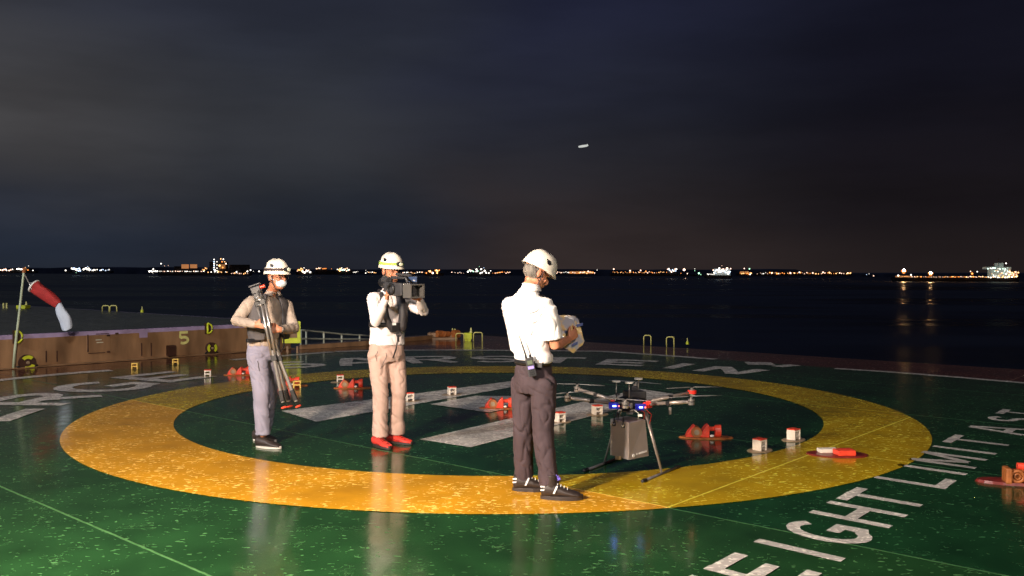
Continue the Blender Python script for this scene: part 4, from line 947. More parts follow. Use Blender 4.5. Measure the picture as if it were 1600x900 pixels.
for (x, y, Yd, ox) in ((444.5, 641, Yt - .05, -.03), (467.5, 639, Yt + .0, .03), (454, 639, Yt + .12, .0)):
    end = A(x, y, Yd); st_ = top_ + sT * -ox + V((0, (Yd - Yt) * .5, 0)); d = (end - st_); side = V((0, 1, 0)).cross(d).normalized()
    lg = None
    bm = B()
    for e in (-1, 1): tube(bm, [st_ + side * e * .017, st_ + d * .52 + side * e * .017], .0115, 10)
    lg = obj('leg', bm, M['silver'], tp, smooth=True)
    bm = B(); cyl(bm, st_ + d * .46, st_ + d * .93, .0165, 12); obj('lower_tube', bm, M['silver'], lg, smooth=False)
    for f, sz in ((.53, (.052, .034, .05)), (.02, (.05, .034, .05)), (.87, (.036, .036, .10))): bm = B(); box(bm, st_ + d * f, sz, side, d.normalized()); obj('clamp', bm, M['black'], lg, bevel=.004)
    bm = B(); ellipsoid(bm, st_ + d * .975, side * .030, V((0, .024, 0)), d.normalized() * .011, 12, 8); obj('rubber_foot', bm, M['red'], lg, smooth=True)
bm = B(); q = top_ + (A(455, 638, Yt) - top_) * .5
for e in (-1, 1): tube(bm, [q - axT * .12, q + sT * e * .02 + axT * .0], .007, 8)
obj('spreader', bm, M['black'], tp)
bm = B(); tube(bm, [h0 + V((.03, -.03, 0)), h0 + axT * .3 + sT * -.045 + V((0, -.035, 0))], .0085, 8); obj('pan_bar', bm, M['black'], tp)
# ---------- officer, seen from behind
Yo = 6.5; F3 = V((.80, .60, 0)).normalized(); R3 = V((F3.y, -F3.x, 0)); sh3 = A(823, 471, Yo + .02); pel3 = A(833.5, 590, Yo)
t3, body3, shirt3, tr3, P3, (hF3, hR3, hU3), _ = person('officer in white short-sleeved shirt and dark trousers looking down at a controller', V((.17, 6.5, 0)), F3, pel3, sh3, A(829.5, 442, Yo + .0), A(839, 427, Yo + .03),
    V((.84, .26, -.52)), V((.30, .1, 1)), (A(855, 480, Yo - .14), A(868, 541, Yo - .10), A(889, 530, Yo + .10)), (A(797, 477, Yo + .17), A(812, 540, Yo + .36), A(876, 535, Yo + .34)),
    (A(850, 600, Yo - .07), A(848, 672, Yo - .06), A(857, 752, Yo - .10)), (A(817, 600, Yo + .09), A(817, 668, Yo + .08), A(819, 744, Yo + .14)), M['white_shirt'], M['dark_trousers'], M['skin'],
    wp=.155, wc=.172, dp=.120, dc=.125, sleeves='short', hem=.115, fold_seed=7, waist=.12, hands=((V((.62, .45, .5)), V((-.2, .9, .35)), .55, .98, 1), (V((.8, -.1, .35)), V((.2, -.9, .3)), .6, 1.0, -1)),
    trou_r=(.096, .092, .080, .077, .074, .074), shirt_k=1.06)
helmet(P3, hF3, hR3, hU3, t3, 1.0, None, k=1.04, brim=.012)
bm = B(); ellipsoid(bm, P3(-.028, 0, .000), hR3 * .080, hF3 * .082, hU3 * .070, 20, 12)
obj('hair', bm, M['hair'], t3, smooth=True)
# belt
bm = B(); L_ = []; q0 = pel3 + Z * .118
for i in range(36):
    a = 2 * math.pi * i / 36; q = q0 + R3 * math.cos(a) * .153 + F3 * math.sin(a) * .121; L_.append([bm.verts.new(q - Z * .019), bm.verts.new(q + Z * .019)])
for i in range(36): bm.faces.new((L_[i][0], L_[(i + 1) % 36][0], L_[(i + 1) % 36][1], L_[i][1]))
b_ = obj('belt', bm, M['black'], tr3, smooth=True); s_ = b_.modifiers.new('s', 'SOLIDIFY'); s_.thickness = .006; s_.offset = 1
bm = B(); box(bm, A(842.5, 571, Yo - .165), (.045, .012, .032), V((1, -.2, 0))); obj('belt_holder', bm, M['dark_grey'], tr3, bevel=.004)
# epaulette on his right shoulder
e0, e1 = A(846, 467.5, Yo - .03), A(858, 480, Yo - .12); d = (e1 - e0); w_ = V((-.3, -.6, .3)).normalized()
bm = B(); box(bm, (e0 + e1) / 2 + V((.0, -.02, .028)), (d.length * 1.1, .052, .008), d, V((.35, -.25, .9))); ep = obj('epaulette', bm, M['black'], shirt3, bevel=.002)
for f in (.52, .68, .84, 1.0):
    bm = B(); box(bm, e0 + d * f + V((.0, -.02, .033)), (.009, .053, .004), d, V((.35, -.25, .9))); obj('gold_stripe', bm, M['gold'], ep)
for pos, dr in ((A(850, 775, Yo - .12), V((1, -.10, 0))), (A(806, 766, Yo + .12), V((1, -.02, 0)))):
    s_ = shoe(V((pos.x - .02, pos.y, 0)), dr, M['black_shoe'], M['sole_dark'], t3, L=.295, h=.118, boot=.06, solet=.03, w=.055)
    d = dr.normalized(); sd = V((-d.y, d.x, 0)); c = V((pos.x - .02, pos.y, 0))
    for q_, sz, zz in ((c + d * .105 - sd * .056 + Z * .082, (.014, .004, .062), V((.45, 0, 1))), (c + d * .012 - sd * .045 + Z * .10, (.03, .004, .010), Z), (c + d * .012 - sd * .045 + Z * .075, (.03, .004, .010), Z)):
        bm = B(); box(bm, q_, sz, d, zz); obj('reflective_stripe', bm, M['reflect'], s_)
    if d.y < -.05:
        bm = B()
        for k_ in range(7): a = R(-60 + 25 * k_); tube(bm, [c + d * .10 + Z * .135, c + d * (.10 + .04 * math.sin(a)) + Z * (.15 + .03 * math.cos(a)) - sd * .02], .006, 5)
        obj('violet_lace_bow', bm, M['lace'], s_)
hipR = A(850, 600, Yo - .07)
seam_on(tr3, [A(861, 578, Yo - .2), A(867, 590, Yo - .2), A(866.5, 603, Yo - .2)], .004, M['black'], 'pocket_edge')
for x in (812, 848): seam_on(tr3, [A(x, 560, Yo - .3), A(x, 573, Yo - .3)], .005, M['dark_trousers'], 'belt_loop', 4)
seam_on(shirt3, [A(792, 488, Yo - .3), A(822, 491, Yo - .4), A(850, 492, Yo - .4)], .0025, M['white_shirt'], 'yoke_seam')
seam_on(shirt3, [A(845, 470, Yo - .4), A(843, 490, Yo - .4), A(846, 512, Yo - .4)], .003, M['white_shirt'], 'sleeve_seam')
seam_on(shirt3, [A(812, 492, Yo - .4), A(818, 525, Yo - .4), A(830, 560, Yo - .4)], .003, M['white_shirt'], 'back_pleat')
seam_on(tr2, [A(578, 552, 8.0), A(583, 566, 8.0)], .0028, M['vest'], 'pocket_edge'); seam_on(tr2, [A(604, 549, 8.0), A(606, 575, 8.0)], .0028, M['vest'], 'fly_seam')
seam_on(tr1, [A(398, 560, 8.0), A(402, 580, 8.0)], .004, M['vest'], 'pocket_edge')
# radio on his belt
cr = A(829.5, 573.5, Yo - .185); up_ = (A(825.5, 556, Yo - .185) - A(833, 589, Yo - .185)).normalized()
rd = empty('handheld_radio', cr, 'black handheld radio with long antenna clipped to officer belt', 'radio'); X_ = up_.cross(V((0, 1, 0))).normalized() * -1
bm = B(); box(bm, cr, (.058, .034, .135), X_, up_); obj('body', bm, M['dark_grey'], rd, bevel=.006)
bm = B(); box(bm, cr + up_ * .035 - V((0, .018, 0)), (.036, .003, .026), X_, up_); obj('display', bm, M['radio_lcd'], rd)
bm = B(); box(bm, cr + up_ * -.002 - V((0, .018, 0)), (.042, .003, .020), X_, up_); obj('violet_label', bm, M['radio_label'], rd)
bm = B()
for i in range(3):
    for j in range(3): box(bm, cr + up_ * (-.022 - .014 * i) + X_ * (.013 * (j - 1)) - V((0, .018, 0)), (.009, .004, .008), X_, up_)
obj('keypad', bm, M['black'], rd)
bm = B(); an0 = cr + up_ * .066 - X_ * .018; tube(bm, [an0, an0 + up_ * .03, A(811, 524, Yo - .17)], [.009, .007, .0035], 8); obj('antenna', bm, M['black'], rd, smooth=True)
bm = B(); cyl(bm, cr + up_ * .066 + X_ * .012, cr + up_ * .088 + X_ * .012, .009, 10); obj('volume_knob', bm, M['black'], rd)
# controller in a plastic cover
cb = A(891, 521, Yo + .24); upb = (A(905, 497, Yo + .25) - A(886, 548, Yo + .2)).normalized(); upb = V((.12, .25, 1)).normalized()
cv = empty('covered_controller', cb, 'drone controller wrapped in crumpled clear plastic in the officer hands', 'controller')
bm = B(); pts = [(-24, -30), (6, -28), (12, -22), (22, 12), (6, 30), (-6, 24), (-22, 10), (-26, -10)]
k = (Yo + .24) / FPX; n = len(pts)
fr_ = [bm.verts.new(cb + V((p[0] * k, -.045 + random.uniform(-.012, .012), -p[1] * k))) for p in pts]; bk_ = [bm.verts.new(cb + V((p[0] * k * .95 + .01, .06 + random.uniform(-.012, .012), -p[1] * k * .95))) for p in pts]
ft = bm.verts.new(cb + V((.01, -.06, .01))); bt = bm.verts.new(cb + V((0, .08, 0)))
for i in range(n): j = (i + 1) % n; bm.faces.new((fr_[i], fr_[j], ft)); bm.faces.new((bk_[j], bk_[i], bt)); bm.faces.new((fr_[j], fr_[i], bk_[i], bk_[j]))
bmesh.ops.recalc_face_normals(bm, faces=bm.faces); bmesh.ops.subdivide_edges(bm, edges=bm.edges, cuts=3)
for v in bm.verts: v.co += noise.noise_vector(v.co * 25) * .010
obj('plastic_cover', bm, M['bag'], cv, smooth=False)
bm = B()
for dx, dz, a in ((14, 14, .3), (-4, 2, -.4), (6, -16, .5)): box(bm, cb + V((dx * k, -.062, dz * k)), (.05, .012, .022), V((1, 0, a))); 
obj('blue_patch', bm, M['bag_blue'], cv, bevel=.004)
bm = B(); box(bm, cb + V((-.01, .01, 0)), (.15, .05, .19)); obj('controller', bm, M['dark_grey'], cv, bevel=.01)
# ================================================================ drone
DC = V((.99, 7.37, 0)); zh = .548; zm = .615
dr = empty('drone', (DC.x, DC.y, 0), 'six-arm drone with hanging grey box standing on deck', 'drone')
bm = B(); loft(bm, [(DC + Z * (zh - .035), V((.13, 0, 0)), V((0, .13, 0))), (DC + Z * (zh + .0), V((.15, 0, 0)), V((0, .15, 0))), (DC + Z * (zh + .03), V((.13, 0, 0)), V((0, .13, 0))), (DC + Z * (zh + .055), V((.08, 0, 0)), V((0, .08, 0)))], 6); obj('hub', bm, M['black'], dr, bevel=.006)
for z_ in (-.05,):
    bm = B(); loft(bm, [(DC + Z * (zh - .060), V((.12, 0, 0)), V((0, .12, 0))), (DC + Z * (zh - .052), V((.12, 0, 0)), V((0, .12, 0)))], 12); obj('lower_plate', bm, M['carbon'], dr)
for k_ in range(6):
    a = R(-102 + 60 * k_); d = V((math.cos(a), math.sin(a), 0)); s = V((-d.y, d.x, 0)); e = DC + d * .567 + Z * zm
    bm = B(); cyl(bm, DC + d * .12 + Z * zh, e, .0155, 12); ar = obj('arm', bm, M['tube'], dr, smooth=True)
    if k_ != 0: bm = B(); m_ = (DC + d * .36 + Z * (zh + (zm - zh) * .5)); box(bm, m_, (.035, .04, .036), d); obj('fold_clamp', bm, M['black'], ar, bevel=.003)
    bm = B(); cyl(bm, e - Z * .026, e - Z * .004, .024, 20, .027); cyl(bm, e + Z * .004, e + Z * .022, .027, 20); cyl(bm, e + Z * .023, e + Z * .04, .012, 12); obj('motor', bm, M['silver'], ar)
    bm = B(); cyl(bm, e - Z * .0038, e + Z * .0038, .024, 16); obj('motor_mount', bm, M['black'], ar)
    if k_ == 2:
        bm = B(); cyl(bm, e + Z * -.012, e + Z * .018, .037, 20); obj('red_cover', bm, M['drone_red'], ar)
    ba = {0: 2.9, 1: .15, 2: 0.05, 3: 2.7, 4: 3.0, 5: 0.4}[k_]; bd = V((math.cos(ba), math.sin(ba), 0))
    for sg_ in (-1, 1):
        dd = (bd * sg_ + V((0, .35 * sg_, 0))).normalized() if sg_ < 0 else bd; pd = V((-dd.y, dd.x, 0)); bm = B(); z_ = e + Z * .044
        rings = [(z_ + dd * .01, pd * .008, Z * .004), (z_ + dd * .05, pd * .019, Z * .0028), (z_ + dd * .14, pd * .016, Z * .002), (z_ + dd * .255, pd * .007, Z * .0014)]; loft(bm, rings, 10); obj('propeller_blade', bm, M['blade'], ar, smooth=True)
    if k_ in (0, 1, 5):
        bm = B(); q = DC + d * .16 + Z * (zh + .0); box(bm, q, (.06, .055, .045), d); obj('arm_joint', bm, M['drone_red'] if k_ == 1 else M['black'], ar, bevel=.005)
for px, py in ((960, 634.5), (1001.5, 636.5)):
    Yl = 7.16; q = A(px, py, Yl)
    bm = B(); box(bm, q + V((.0, .022, .0)), (.085, .03, .05)); lb_ = obj('light_housing', bm, M['blue_lens'], dr, bevel=.004)
    bm = B(); box(bm, q, (.028, .006, .011)); obj('blue_lamp', bm, M['blue_led'], lb_)
    bm = B(); box(bm, q + V((.036, 0, 0)), (.010, .006, .009)); obj('red_lamp', bm, M['red_led'], lb_)
bm = B(); q = A(969, 642.5, 7.12); 
for dx, dz, w, h in ((-.012, 0, .006, .03), (.012, 0, .006, .03), (0, .012, .018, .006), (0, -.012, .018, .006)): box(bm, q + V((dx, 0, dz)), (w, .004, h))
obj('camera_frame', bm, M['reflect'], dr)
for px, py, r0 in ((963, 596, .035), (983, 598, .035), (997.5, 592, .035)):
    Ym_ = {963: 7.40, 983: 7.28, 997.5: 7.5}[px]; q = A(px, py, Ym_)
    bm = B(); cyl(bm, (q.x, q.y, zh + .02), q, .006, 8); ma = obj('antenna_mast', bm, M['silver'], dr, smooth=True)
    bm = B(); cyl(bm, q - Z * .005, q + Z * .008, r0, 20); obj('antenna_disc', bm, M['white_disc'], ma)
bm = B(); q = A(991, 608, 7.45); cyl(bm, (q.x, q.y, zh + .03), q + Z * .02, .022, 12); box(bm, q, (.05, .04, .05)); obj('receiver', bm, M['dark_grey'], dr, bevel=.004)
bm = B(); box(bm, DC + V((.03, .02, zh + .07)), (.16, .13, .06), V((1, .3, 0))); obj('battery', bm, M['dark_grey'], dr, bevel=.008)
for px, py, w, h, mm in ((975, 628, .034, .022, 'silver'), (976, 636, .05, .014, 'grey'), (986, 634, .020, .04, 'silver'), (990, 641, .06, .010, 'grey'), (984, 646, .05, .012, 'dark_grey'), (968, 629, .03, .014, 'dark_grey'), (1013, 628, .035, .026, 'drone_red'), (957, 626, .03, .012, 'drone_red'), (1009, 641, .03, .03, 'dark_grey')):
    bm = B(); box(bm, A(px, py, 7.13), (w, .03, h)); obj('fitting', bm, M[mm], dr, bevel=.002)
for (x0, y0_, x1, y1, xm, ym, mm) in ((1001, 640, 1006, 655, 1007, 645, 'red'), (975, 640, 965, 660, 967, 646, 'black'), (1010, 640, 1015, 662, 1018, 648, 'drone_red'), (990, 640, 997, 655, 998, 646, 'white_disc'), (980, 624, 1000, 626, 990, 618, 'black')):
    bm = B(); tube(bm, [A(x0, y0_, 7.1), A(xm, ym, 7.08), A(x1, y1, 7.12)], .0028, 6); obj('cable', bm, M[mm], dr, smooth=True)
bm = B(); ellipsoid(bm, A(965, 616, 7.2), V((.02, 0, 0)), V((0, .02, 0)), V((0, 0, .012)), 12, 8); obj('dome', bm, M['dark_grey'], dr, smooth=True)
# payload box
c4 = [A(953.5, 652, 7.27), A(982.5, 652, 7.07), A(1008.5, 650, 7.22)]; c4.append(c4[0] + c4[2] - c4[1]); zt = .435
b4 = [A(953.5, 705, 7.27), A(982.5, 710, 7.07), A(1014, 703, 7.23)]; b4.append(b4[0] + b4[2] - b4[1])
bm = B(); lo = [bm.verts.new((p.x, p.y, .135)) for p in b4]; hi = [bm.verts.new((p.x, p.y, zt)) for p in c4]
bm.faces.new(lo[::-1]); bm.faces.new(hi)
for i in range(4): bm.faces.new((lo[i], lo[(i + 1) % 4], hi[(i + 1) % 4], hi[i]))
bmesh.ops.recalc_face_normals(bm, faces=bm.faces); pb = obj('payload_box', bm, M['box'], dr, bevel=.004)
nL = (c4[1] - c4[0]).cross(Z).normalized(); nL = nL if nL.y < 0 else -nL; xL = (c4[1] - c4[0]).normalized(); nRt = (c4[2] - c4[1]).cross(Z).normalized(); nRt = nRt if nRt.y < 0 else -nRt; xR = (c4[2] - c4[1]).normalized()
for f in (.23, .72):
    q = V((0, 0, 0)) + c4[0].lerp(c4[1], f); q.z = zt - .035
    bm = B(); box(bm, q + nL * .003, (.036, .004, .034), xL); lat = obj('latch', bm, M['black'], pb)
    bm = B()
    for e in (-1, 1): limb(bm, [q + nL * .007 - Z * .008, q + nL * .007 + xL * e * .014 + Z * .007], .0035, n=6)
    obj('white_wing_mark', bm, M['reflect'], lat)
    bm = B(); tube(bm, [q + Z * .02 + nL * .004, q + Z * .09 + nL * .004], .004, 6); obj('latch_wire', bm, M['black'], pb)
q = b4[0].lerp(b4[1], .5); q.z = .135; bm = B(); box(bm, q + nL * .012, (.055, .022, .03), xL); obj('bottom_hinge', bm, M['beige_plate'], pb, bevel=.003)
bm = B(); q = b4[1].lerp(b4[2], .22); q.z = .165; cyl(bm, q + nRt * .001, q + nRt * .006, .014, 18)
for i, w in enumerate((.010, .004, .011, .010, .010, .010, .011, .010, .009)):
    q = b4[1].lerp(b4[2], .38 + .058 * i); q.z = .172 + .001 * i; box(bm, q + nRt * .004, (w * .75, .003, .014 if i != 1 else .004), xR)
obj('white_logo', bm, M['reflect'], pb)
bm = B(); box(bm, A(1000, 649, 7.05), (.034, .02, .018)); obj('white_connector', bm, M['white_disc'], dr, bevel=.002)
# skids
for (x0, y0_, x1, y1, tx, ty) in ((913, 735.5, 971, 713.5, 957, 655), (1004.5, 752, 1060, 729, 1007, 648)):
    a, b = G(x0, y0_, .012), G(x1, y1, .012); bm = B(); tube(bm, [a, b], .011, 10); sk = obj('skid', bm, M['carbon'], dr, smooth=True)
    bm = B(); limb(bm, [a, a.lerp(b, .07)], .017, n=10); limb(bm, [b.lerp(a, .07), b], .017, n=10); obj('foam_sleeve', bm, M['black'], sk, smooth=True)
    mid = a.lerp(b, .52); tp_ = DC.lerp(V((mid.x, mid.y, 0)), .42); tp_.z = zh - .03
    bm = B(); tube(bm, [mid, tp_], .0095, 10); obj('landing_leg', bm, M['tube'], dr, smooth=True)
    bm = B(); tube(bm, [mid.lerp(b, .0) + V((0, .0, .01)), tp_ + V((.03, .05, -.03))], .007, 8); obj('brace', bm, M['tube'], dr, smooth=True)
bm = B(); box(bm, A(1047, 642, 7.5), (.02, .015, .06)); box(bm, A(1045, 632, 7.5), (.03, .02, .02)); obj('hanging_tab', bm, M['tube'], dr)
# ================================================================ far ships, shore, aircraft
def sphere_mesh():
    bm = B(); bmesh.ops.create_icosphere(bm, subdivisions=1, radius=1); me = bpy.data.meshes.new('lamp'); bm.to_mesh(me); bm.free(); return me
SPH = {}
WARM = (1.0, .50, .18); ORG = (1.0, .30, .06); WHT = (1.0, .92, .80); BLU = (.55, .72, 1.0); GRN = (.45, 1.0, .60); PNK = (1.0, .62, .45)
def lamp(parent, px, py, D, r, col, s):
    m = lampmat(col, s)
    if m.name not in SPH: me = sphere_mesh(); me.materials.append(m); SPH[m.name] = me
    o = bpy.data.objects.new('lamp', SPH[m.name]); COL.objects.link(o); o.parent = parent; o.location = A(px, py, D) - wpos(parent); k = r * D / FPX; o.scale = (k, k, k)
def hullbox(bm, x0, x1, yt, yb, D, depth=30, rake=.0):
    a, b, c, d = A(x0, yb, D), A(x1, yb, D), A(x1 + rake, yt, D), A(x0 - rake, yt, D); off = V((0, depth, 0))
    f = [bm.verts.new(p) for p in (a, b, c, d)]; g = [bm.verts.new(p + off) for p in (a, b, c, d)]
    bm.faces.new(f); bm.faces.new(g[::-1])
    for i in range(4): j = (i + 1) % 4; bm.faces.new((f[j], f[i], g[i], g[j]))
def ship(label, cat, D, hull, houses, lamps, masts=(), grp='lit vessels on the horizon', name='ship'):
    x0, x1, yt, yb = hull; t = empty(name, A((x0 + x1) / 2, yb, D), label, cat, grp); off = V((0, D * .0, 0))
    bm = B(); hullbox(bm, x0, x1, yt, yb, D, 35, 1.5); obj('hull', bm, M['hull'], t)
    for h in houses:
        bm = B(); hullbox(bm, *h[:4], D + 5, 20); obj(h[5] if len(h) > 5 else 'deckhouse', bm, h[4], t)
    for mx, y0_, y1_ in masts:
        bm = B(); cyl(bm, A(mx, y1_, D), A(mx, y0_, D), .35 * D / FPX, 6); obj('mast', bm, M['hull'], t)
    for l in lamps: lamp(t, l[0], l[1], D - 3, l[2], l[3], l[4])
rnd = random.Random(3)
def row(x0, x1, y, n, cols, r=(.5, .95), s=(1.2, 4), jy=1.2):
    o = []
    for i in range(n):
        x = x0 + (x1 - x0) * (i + rnd.uniform(.1, .9)) / n; o.append((x, y + rnd.uniform(-jy, jy), rnd.uniform(*r), rnd.choice(cols), rnd.choice((round(s[0], 1), round((s[0] + s[1]) / 2, 1), round(s[1], 1)))))
    return o
lit_house = material('floodlit_deckhouse', (.4, .42, .4), .6, emit=(.55, .70, .62), estr=.16)  # emission in these three stands in for floodlight on walls and containers
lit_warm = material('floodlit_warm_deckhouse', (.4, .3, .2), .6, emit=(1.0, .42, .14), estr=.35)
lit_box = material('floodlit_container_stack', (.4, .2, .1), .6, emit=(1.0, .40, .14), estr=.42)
hu = M['hull']
ship('brightly lit white vessel behind the windsock pole head, far left', 'ship', 4200, (0, 53, 423.5, 426.5), [(20, 46, 419, 424, hu)], row(0, 20, 421.8, 8, (WHT, PNK), (.8, 1.3), (2, 5)) + row(25, 34, 420.5, 5, (WHT,), (.8, 1.3), (3, 5)) + row(34, 44, 420, 5, (ORG, WARM), (.7, 1.3), (1, 3), 2) + [(51.5, 422.5, .8, WHT, 4), (44.5, 415.5, .6, WHT, 2)])
ship('vessel cluster with blue and white lights right of the windsock', 'ship', 4300, (103, 172, 423.5, 426.5), [(112, 126, 419, 424, hu)], [(102.5, 422.5, 1.0, WHT, 5)] + row(112, 126, 421, 9, (WHT, BLU), (.8, 1.5), (3, 6), 2) + row(130, 139, 420.5, 7, (WHT,), (.8, 1.4), (3, 6), 2) + row(139, 152, 422, 7, (BLU, WHT), (.7, 1.2), (2, 4), 1) + row(154, 172, 421.8, 8, (WARM, WHT, BLU), (.6, 1.1), (1.5, 4), 1) + [(137, 416.5, .6, BLU, 2), (119, 426.0, .6, GRN, 1)], ((137, 415, 423),))
ship('long container ship with orange stacks left of the left man', 'container ship', 3300, (247, 389, 424.5, 430.8), [(358, 388, 413.5, 424.5, hu, 'container_stack'), (327, 354, 409, 424.5, hu), (272, 283.5, 416, 424.5, hu, 'container_stack'), (283.5, 292, 413, 419.6, lit_box, 'container_stack'), (297, 305, 413, 419, lit_box, 'container_stack'), (343, 352, 413, 420, lit_warm), (284.6, 306, 419.8, 424.5, hu, 'container_stack')],
     row(248, 320, 424, 26, (WHT, PNK), (.45, .8), (2, 5), .3) + row(316, 323, 420, 6, (ORG, WARM), (.8, 1.4), (1, 3), 2.5) + [(334.5, y, rnd.uniform(.8, 1.2), BLU if i % 2 else WHT, 4) for i, y in enumerate((405.5, 409, 412, 415, 418, 421))] + [(339, y, .8, WHT, 3) for y in (409, 414, 419, 423)] + [(345, 404.5, .9, WARM, 4), (349, 405, 1.0, WHT, 4), (347, 409, 1, ORG, 3), (353, 412, 1.2, PNK, 4), (343, 415, 1.6, WARM, 4), (348, 418, 1.2, ORG, 3), (351, 409, .8, WARM, 3), (336, 422.5, 1.4, WHT, 4), (341, 424.5, 1.2, WARM, 3)] + row(323, 358, 425, 8, (WHT, WARM), (.6, 1.0), (2, 4), .5) + row(360, 388, 427, 9, (WARM, PNK), (.6, 1.0), (1.2, 3), 1) + [(369.5, 425, 1.1, WHT, 4), (386.5, 424, 1.1, WHT, 5), (251.6, 412, 1.1, WHT, 3), (257, 415.5, .6, PNK, 1.5), (263, 415, .5, PNK, 1.5)], ((251.6, 411, 425), (257, 414, 425), (343, 401, 410)))
ship('small white lit boat at the container ship bow', 'boat', 3600, (233, 246, 424, 426.3), [], row(233, 246, 424, 6, (WHT,), (.8, 1.3), (3, 6), .7) + [(239.5, 420.5, 1.0, WHT, 5), (239, 427.5, .5, WHT, 1)], ((239.5, 418, 424),))  # the dimmest lamp, under the hull, is a painted water reflection
ship('tiny boat light between container ship and left man', 'boat', 4400, (391, 410, 424.5, 426), [], [(391.5, 422, 1.1, WHT, 4), (396, 424, .5, WHT, 2), (404.8, 424, 1.0, WHT, 5)])
ship('orange and white lit ship just right of the left man helmet', 'ship', 4000, (463, 488, 425.5, 429.5), [(466, 474, 421, 426, hu)], row(464, 474, 421.5, 9, (ORG, WARM, PNK), (.7, 1.3), (2, 4), 2) + row(472, 486, 424, 9, (WHT, PNK), (.8, 1.4), (3, 6), 2) + [(475, 418.5, .7, WHT, 3), (452, 424, .9, WHT, 4)])
ship('dark hulled ship with warm lights at both ends, left of middle man', 'ship', 4200, (493, 548, 422.5, 429), [(494, 510, 419, 423, hu), (529, 546, 420, 424, hu)], row(494, 511, 419.8, 10, (ORG, WARM, PNK), (.6, 1.1), (1.5, 3.5), 1.4) + row(527, 546, 421, 14, (WHT, GRN, WARM, PNK), (.7, 1.3), (2, 5), 2.6) + [(518, 420, .5, ORG, 2)])
ship('faint white light string left of middle man helmet', 'boat', 5200, (548, 588, 425.5, 427), [], row(549, 560, 425, 6, (WHT,), (.5, .8), (1.2, 3), 1) + row(570, 588, 425.5, 8, (WHT, WARM), (.5, .8), (1.5, 4), 1.2) + [(571.5, 422.5, .5, WHT, 2)])
ship('low light string just right of the video camera', 'boat', 5200, (629, 662, 426.5, 428), [], row(629, 664, 426, 15, (WHT, WARM, PNK), (.5, .9), (1.2, 4), 1.0))
ship('orange lit ship between middle man and officer', 'ship', 4100, (664, 692, 426.5, 431), [(670, 684, 422, 427, hu)], row(665, 688, 424.5, 9, (ORG, WARM), (.8, 1.3), (2, 4), 2.4) + [(672, 424, 1.5, WARM, 5), (682, 422.5, 1.4, WARM, 5), (676, 426.5, 1.5, WHT, 5), (683, 426.5, 1.3, WARM, 4)])
ship('faint lights midway between middle man and officer', 'boat', 5600, (704, 728, 427, 428.4), [], row(705, 726, 426, 7, (WHT, PNK), (.4, .8), (1.2, 4), 1))
ship('white and green lit ship left of the officer', 'ship', 3900, (729, 768, 427.5, 431.5), [(742, 764, 421, 428, hu)], row(730, 768, 425, 18, (WHT, WHT, GRN), (.7, 1.4), (2, 6), 2.6) + [(744.5, 421, 1.3, WHT, 5), (752, 420.5, 1.2, WHT, 5), (734, 422, 1.3, PNK, 3), (749, 416.5, .5, GRN, 1.5), (756, 418.5, .6, BLU, 2)], ((749, 415, 424),))
ship('orange light string at the officer back', 'boat', 5300, (768, 800, 427.5, 429), [], row(769, 798, 425.8, 13, (ORG, WARM, PNK), (.5, .9), (1.2, 4), 1))
ship('low orange glow string just right of the officer', 'boat', 4700, (869, 932, 427.5, 429.5), [(890, 926, 424, 428, lit_warm)], row(868, 888, 426, 8, (WHT, PNK), (.5, .8), (1.2, 4), 1.2) + row(888, 930, 426.2, 20, (ORG, WARM, PNK), (.6, 1.0), (1.5, 4), 1.2) + [(919, 424, 1.2, PNK, 3), (933, 422, .6, WHT, 3)])
ship('long low tanker with warm deck lights right of the officer', 'tanker', 3800, (955, 1062, 427.2, 431.5), [(1042, 1058, 420, 427.5, hu)], row(956, 1042, 425.5, 30, (WARM, ORG, PNK), (.4, .8), (1.2, 4), .9) + [(959, 420.5, 1.1, PNK, 4), (984.5, 423, 1.2, PNK, 4), (1001, 422.5, 1.2, PNK, 3), (1009, 424, 1.3, ORG, 2)] + row(1042, 1058, 422.5, 12, (WHT, BLU, PNK), (.7, 1.3), (2, 5), 3.2), ((959, 419, 427),))
ship('single bright orange beacon boat', 'boat', 3600, (1062, 1076, 429, 432), [], [(1069, 421.5, 1.9, PNK, 6), (1064, 427, .6, ORG, 2), (1074, 427.5, .8, PNK, 4), (1071, 435, .7, PNK, 1.2)], ((1069, 420, 430),))  # the dim lamp below the hull is a painted reflection of the beacon
ship('small green lit boat left of the bright white ship', 'boat', 3900, (1082, 1098, 429, 431.5), [], [(1092, 427, 1.5, GRN, 3), (1085.5, 420, .6, WHT, 2), (1085.5, 423, .6, GRN, 2), (1095, 429, .8, GRN, 1.5)], ((1085.5, 418, 430),))
ship('bright white ship with orange deck lamps right of the drone', 'ship', 3300, (1104, 1143, 430, 434.5), [(1116, 1141, 420, 430, lit_house)], row(1114, 1142, 424, 26, (WHT, WHT, PNK, BLU), (.7, 1.5), (2, 6), 4.5) + row(1104, 1116, 429, 6, (GRN, WHT), (.6, .9), (1.2, 3), 1.5) + [(1128, 415, .5, PNK, 2), (1136, 419.5, 1.7, PNK, 5), (1124, 419, 1.2, WHT, 5)], ((1128, 413, 422),))
ship('small orange lit ship right of the bright white ship', 'ship', 4100, (1154, 1176, 427.5, 430.5), [(1158, 1170, 424, 428, lit_warm)], row(1155, 1175, 427, 10, (ORG, WARM), (.6, 1.0), (1.2, 4), 1.4) + [(1163, 419.5, .9, PNK, 4), (1171, 420, 1.1, GRN, 3), (1172, 428.5, 1.3, WHT, 2)], ((1163, 418, 427),))
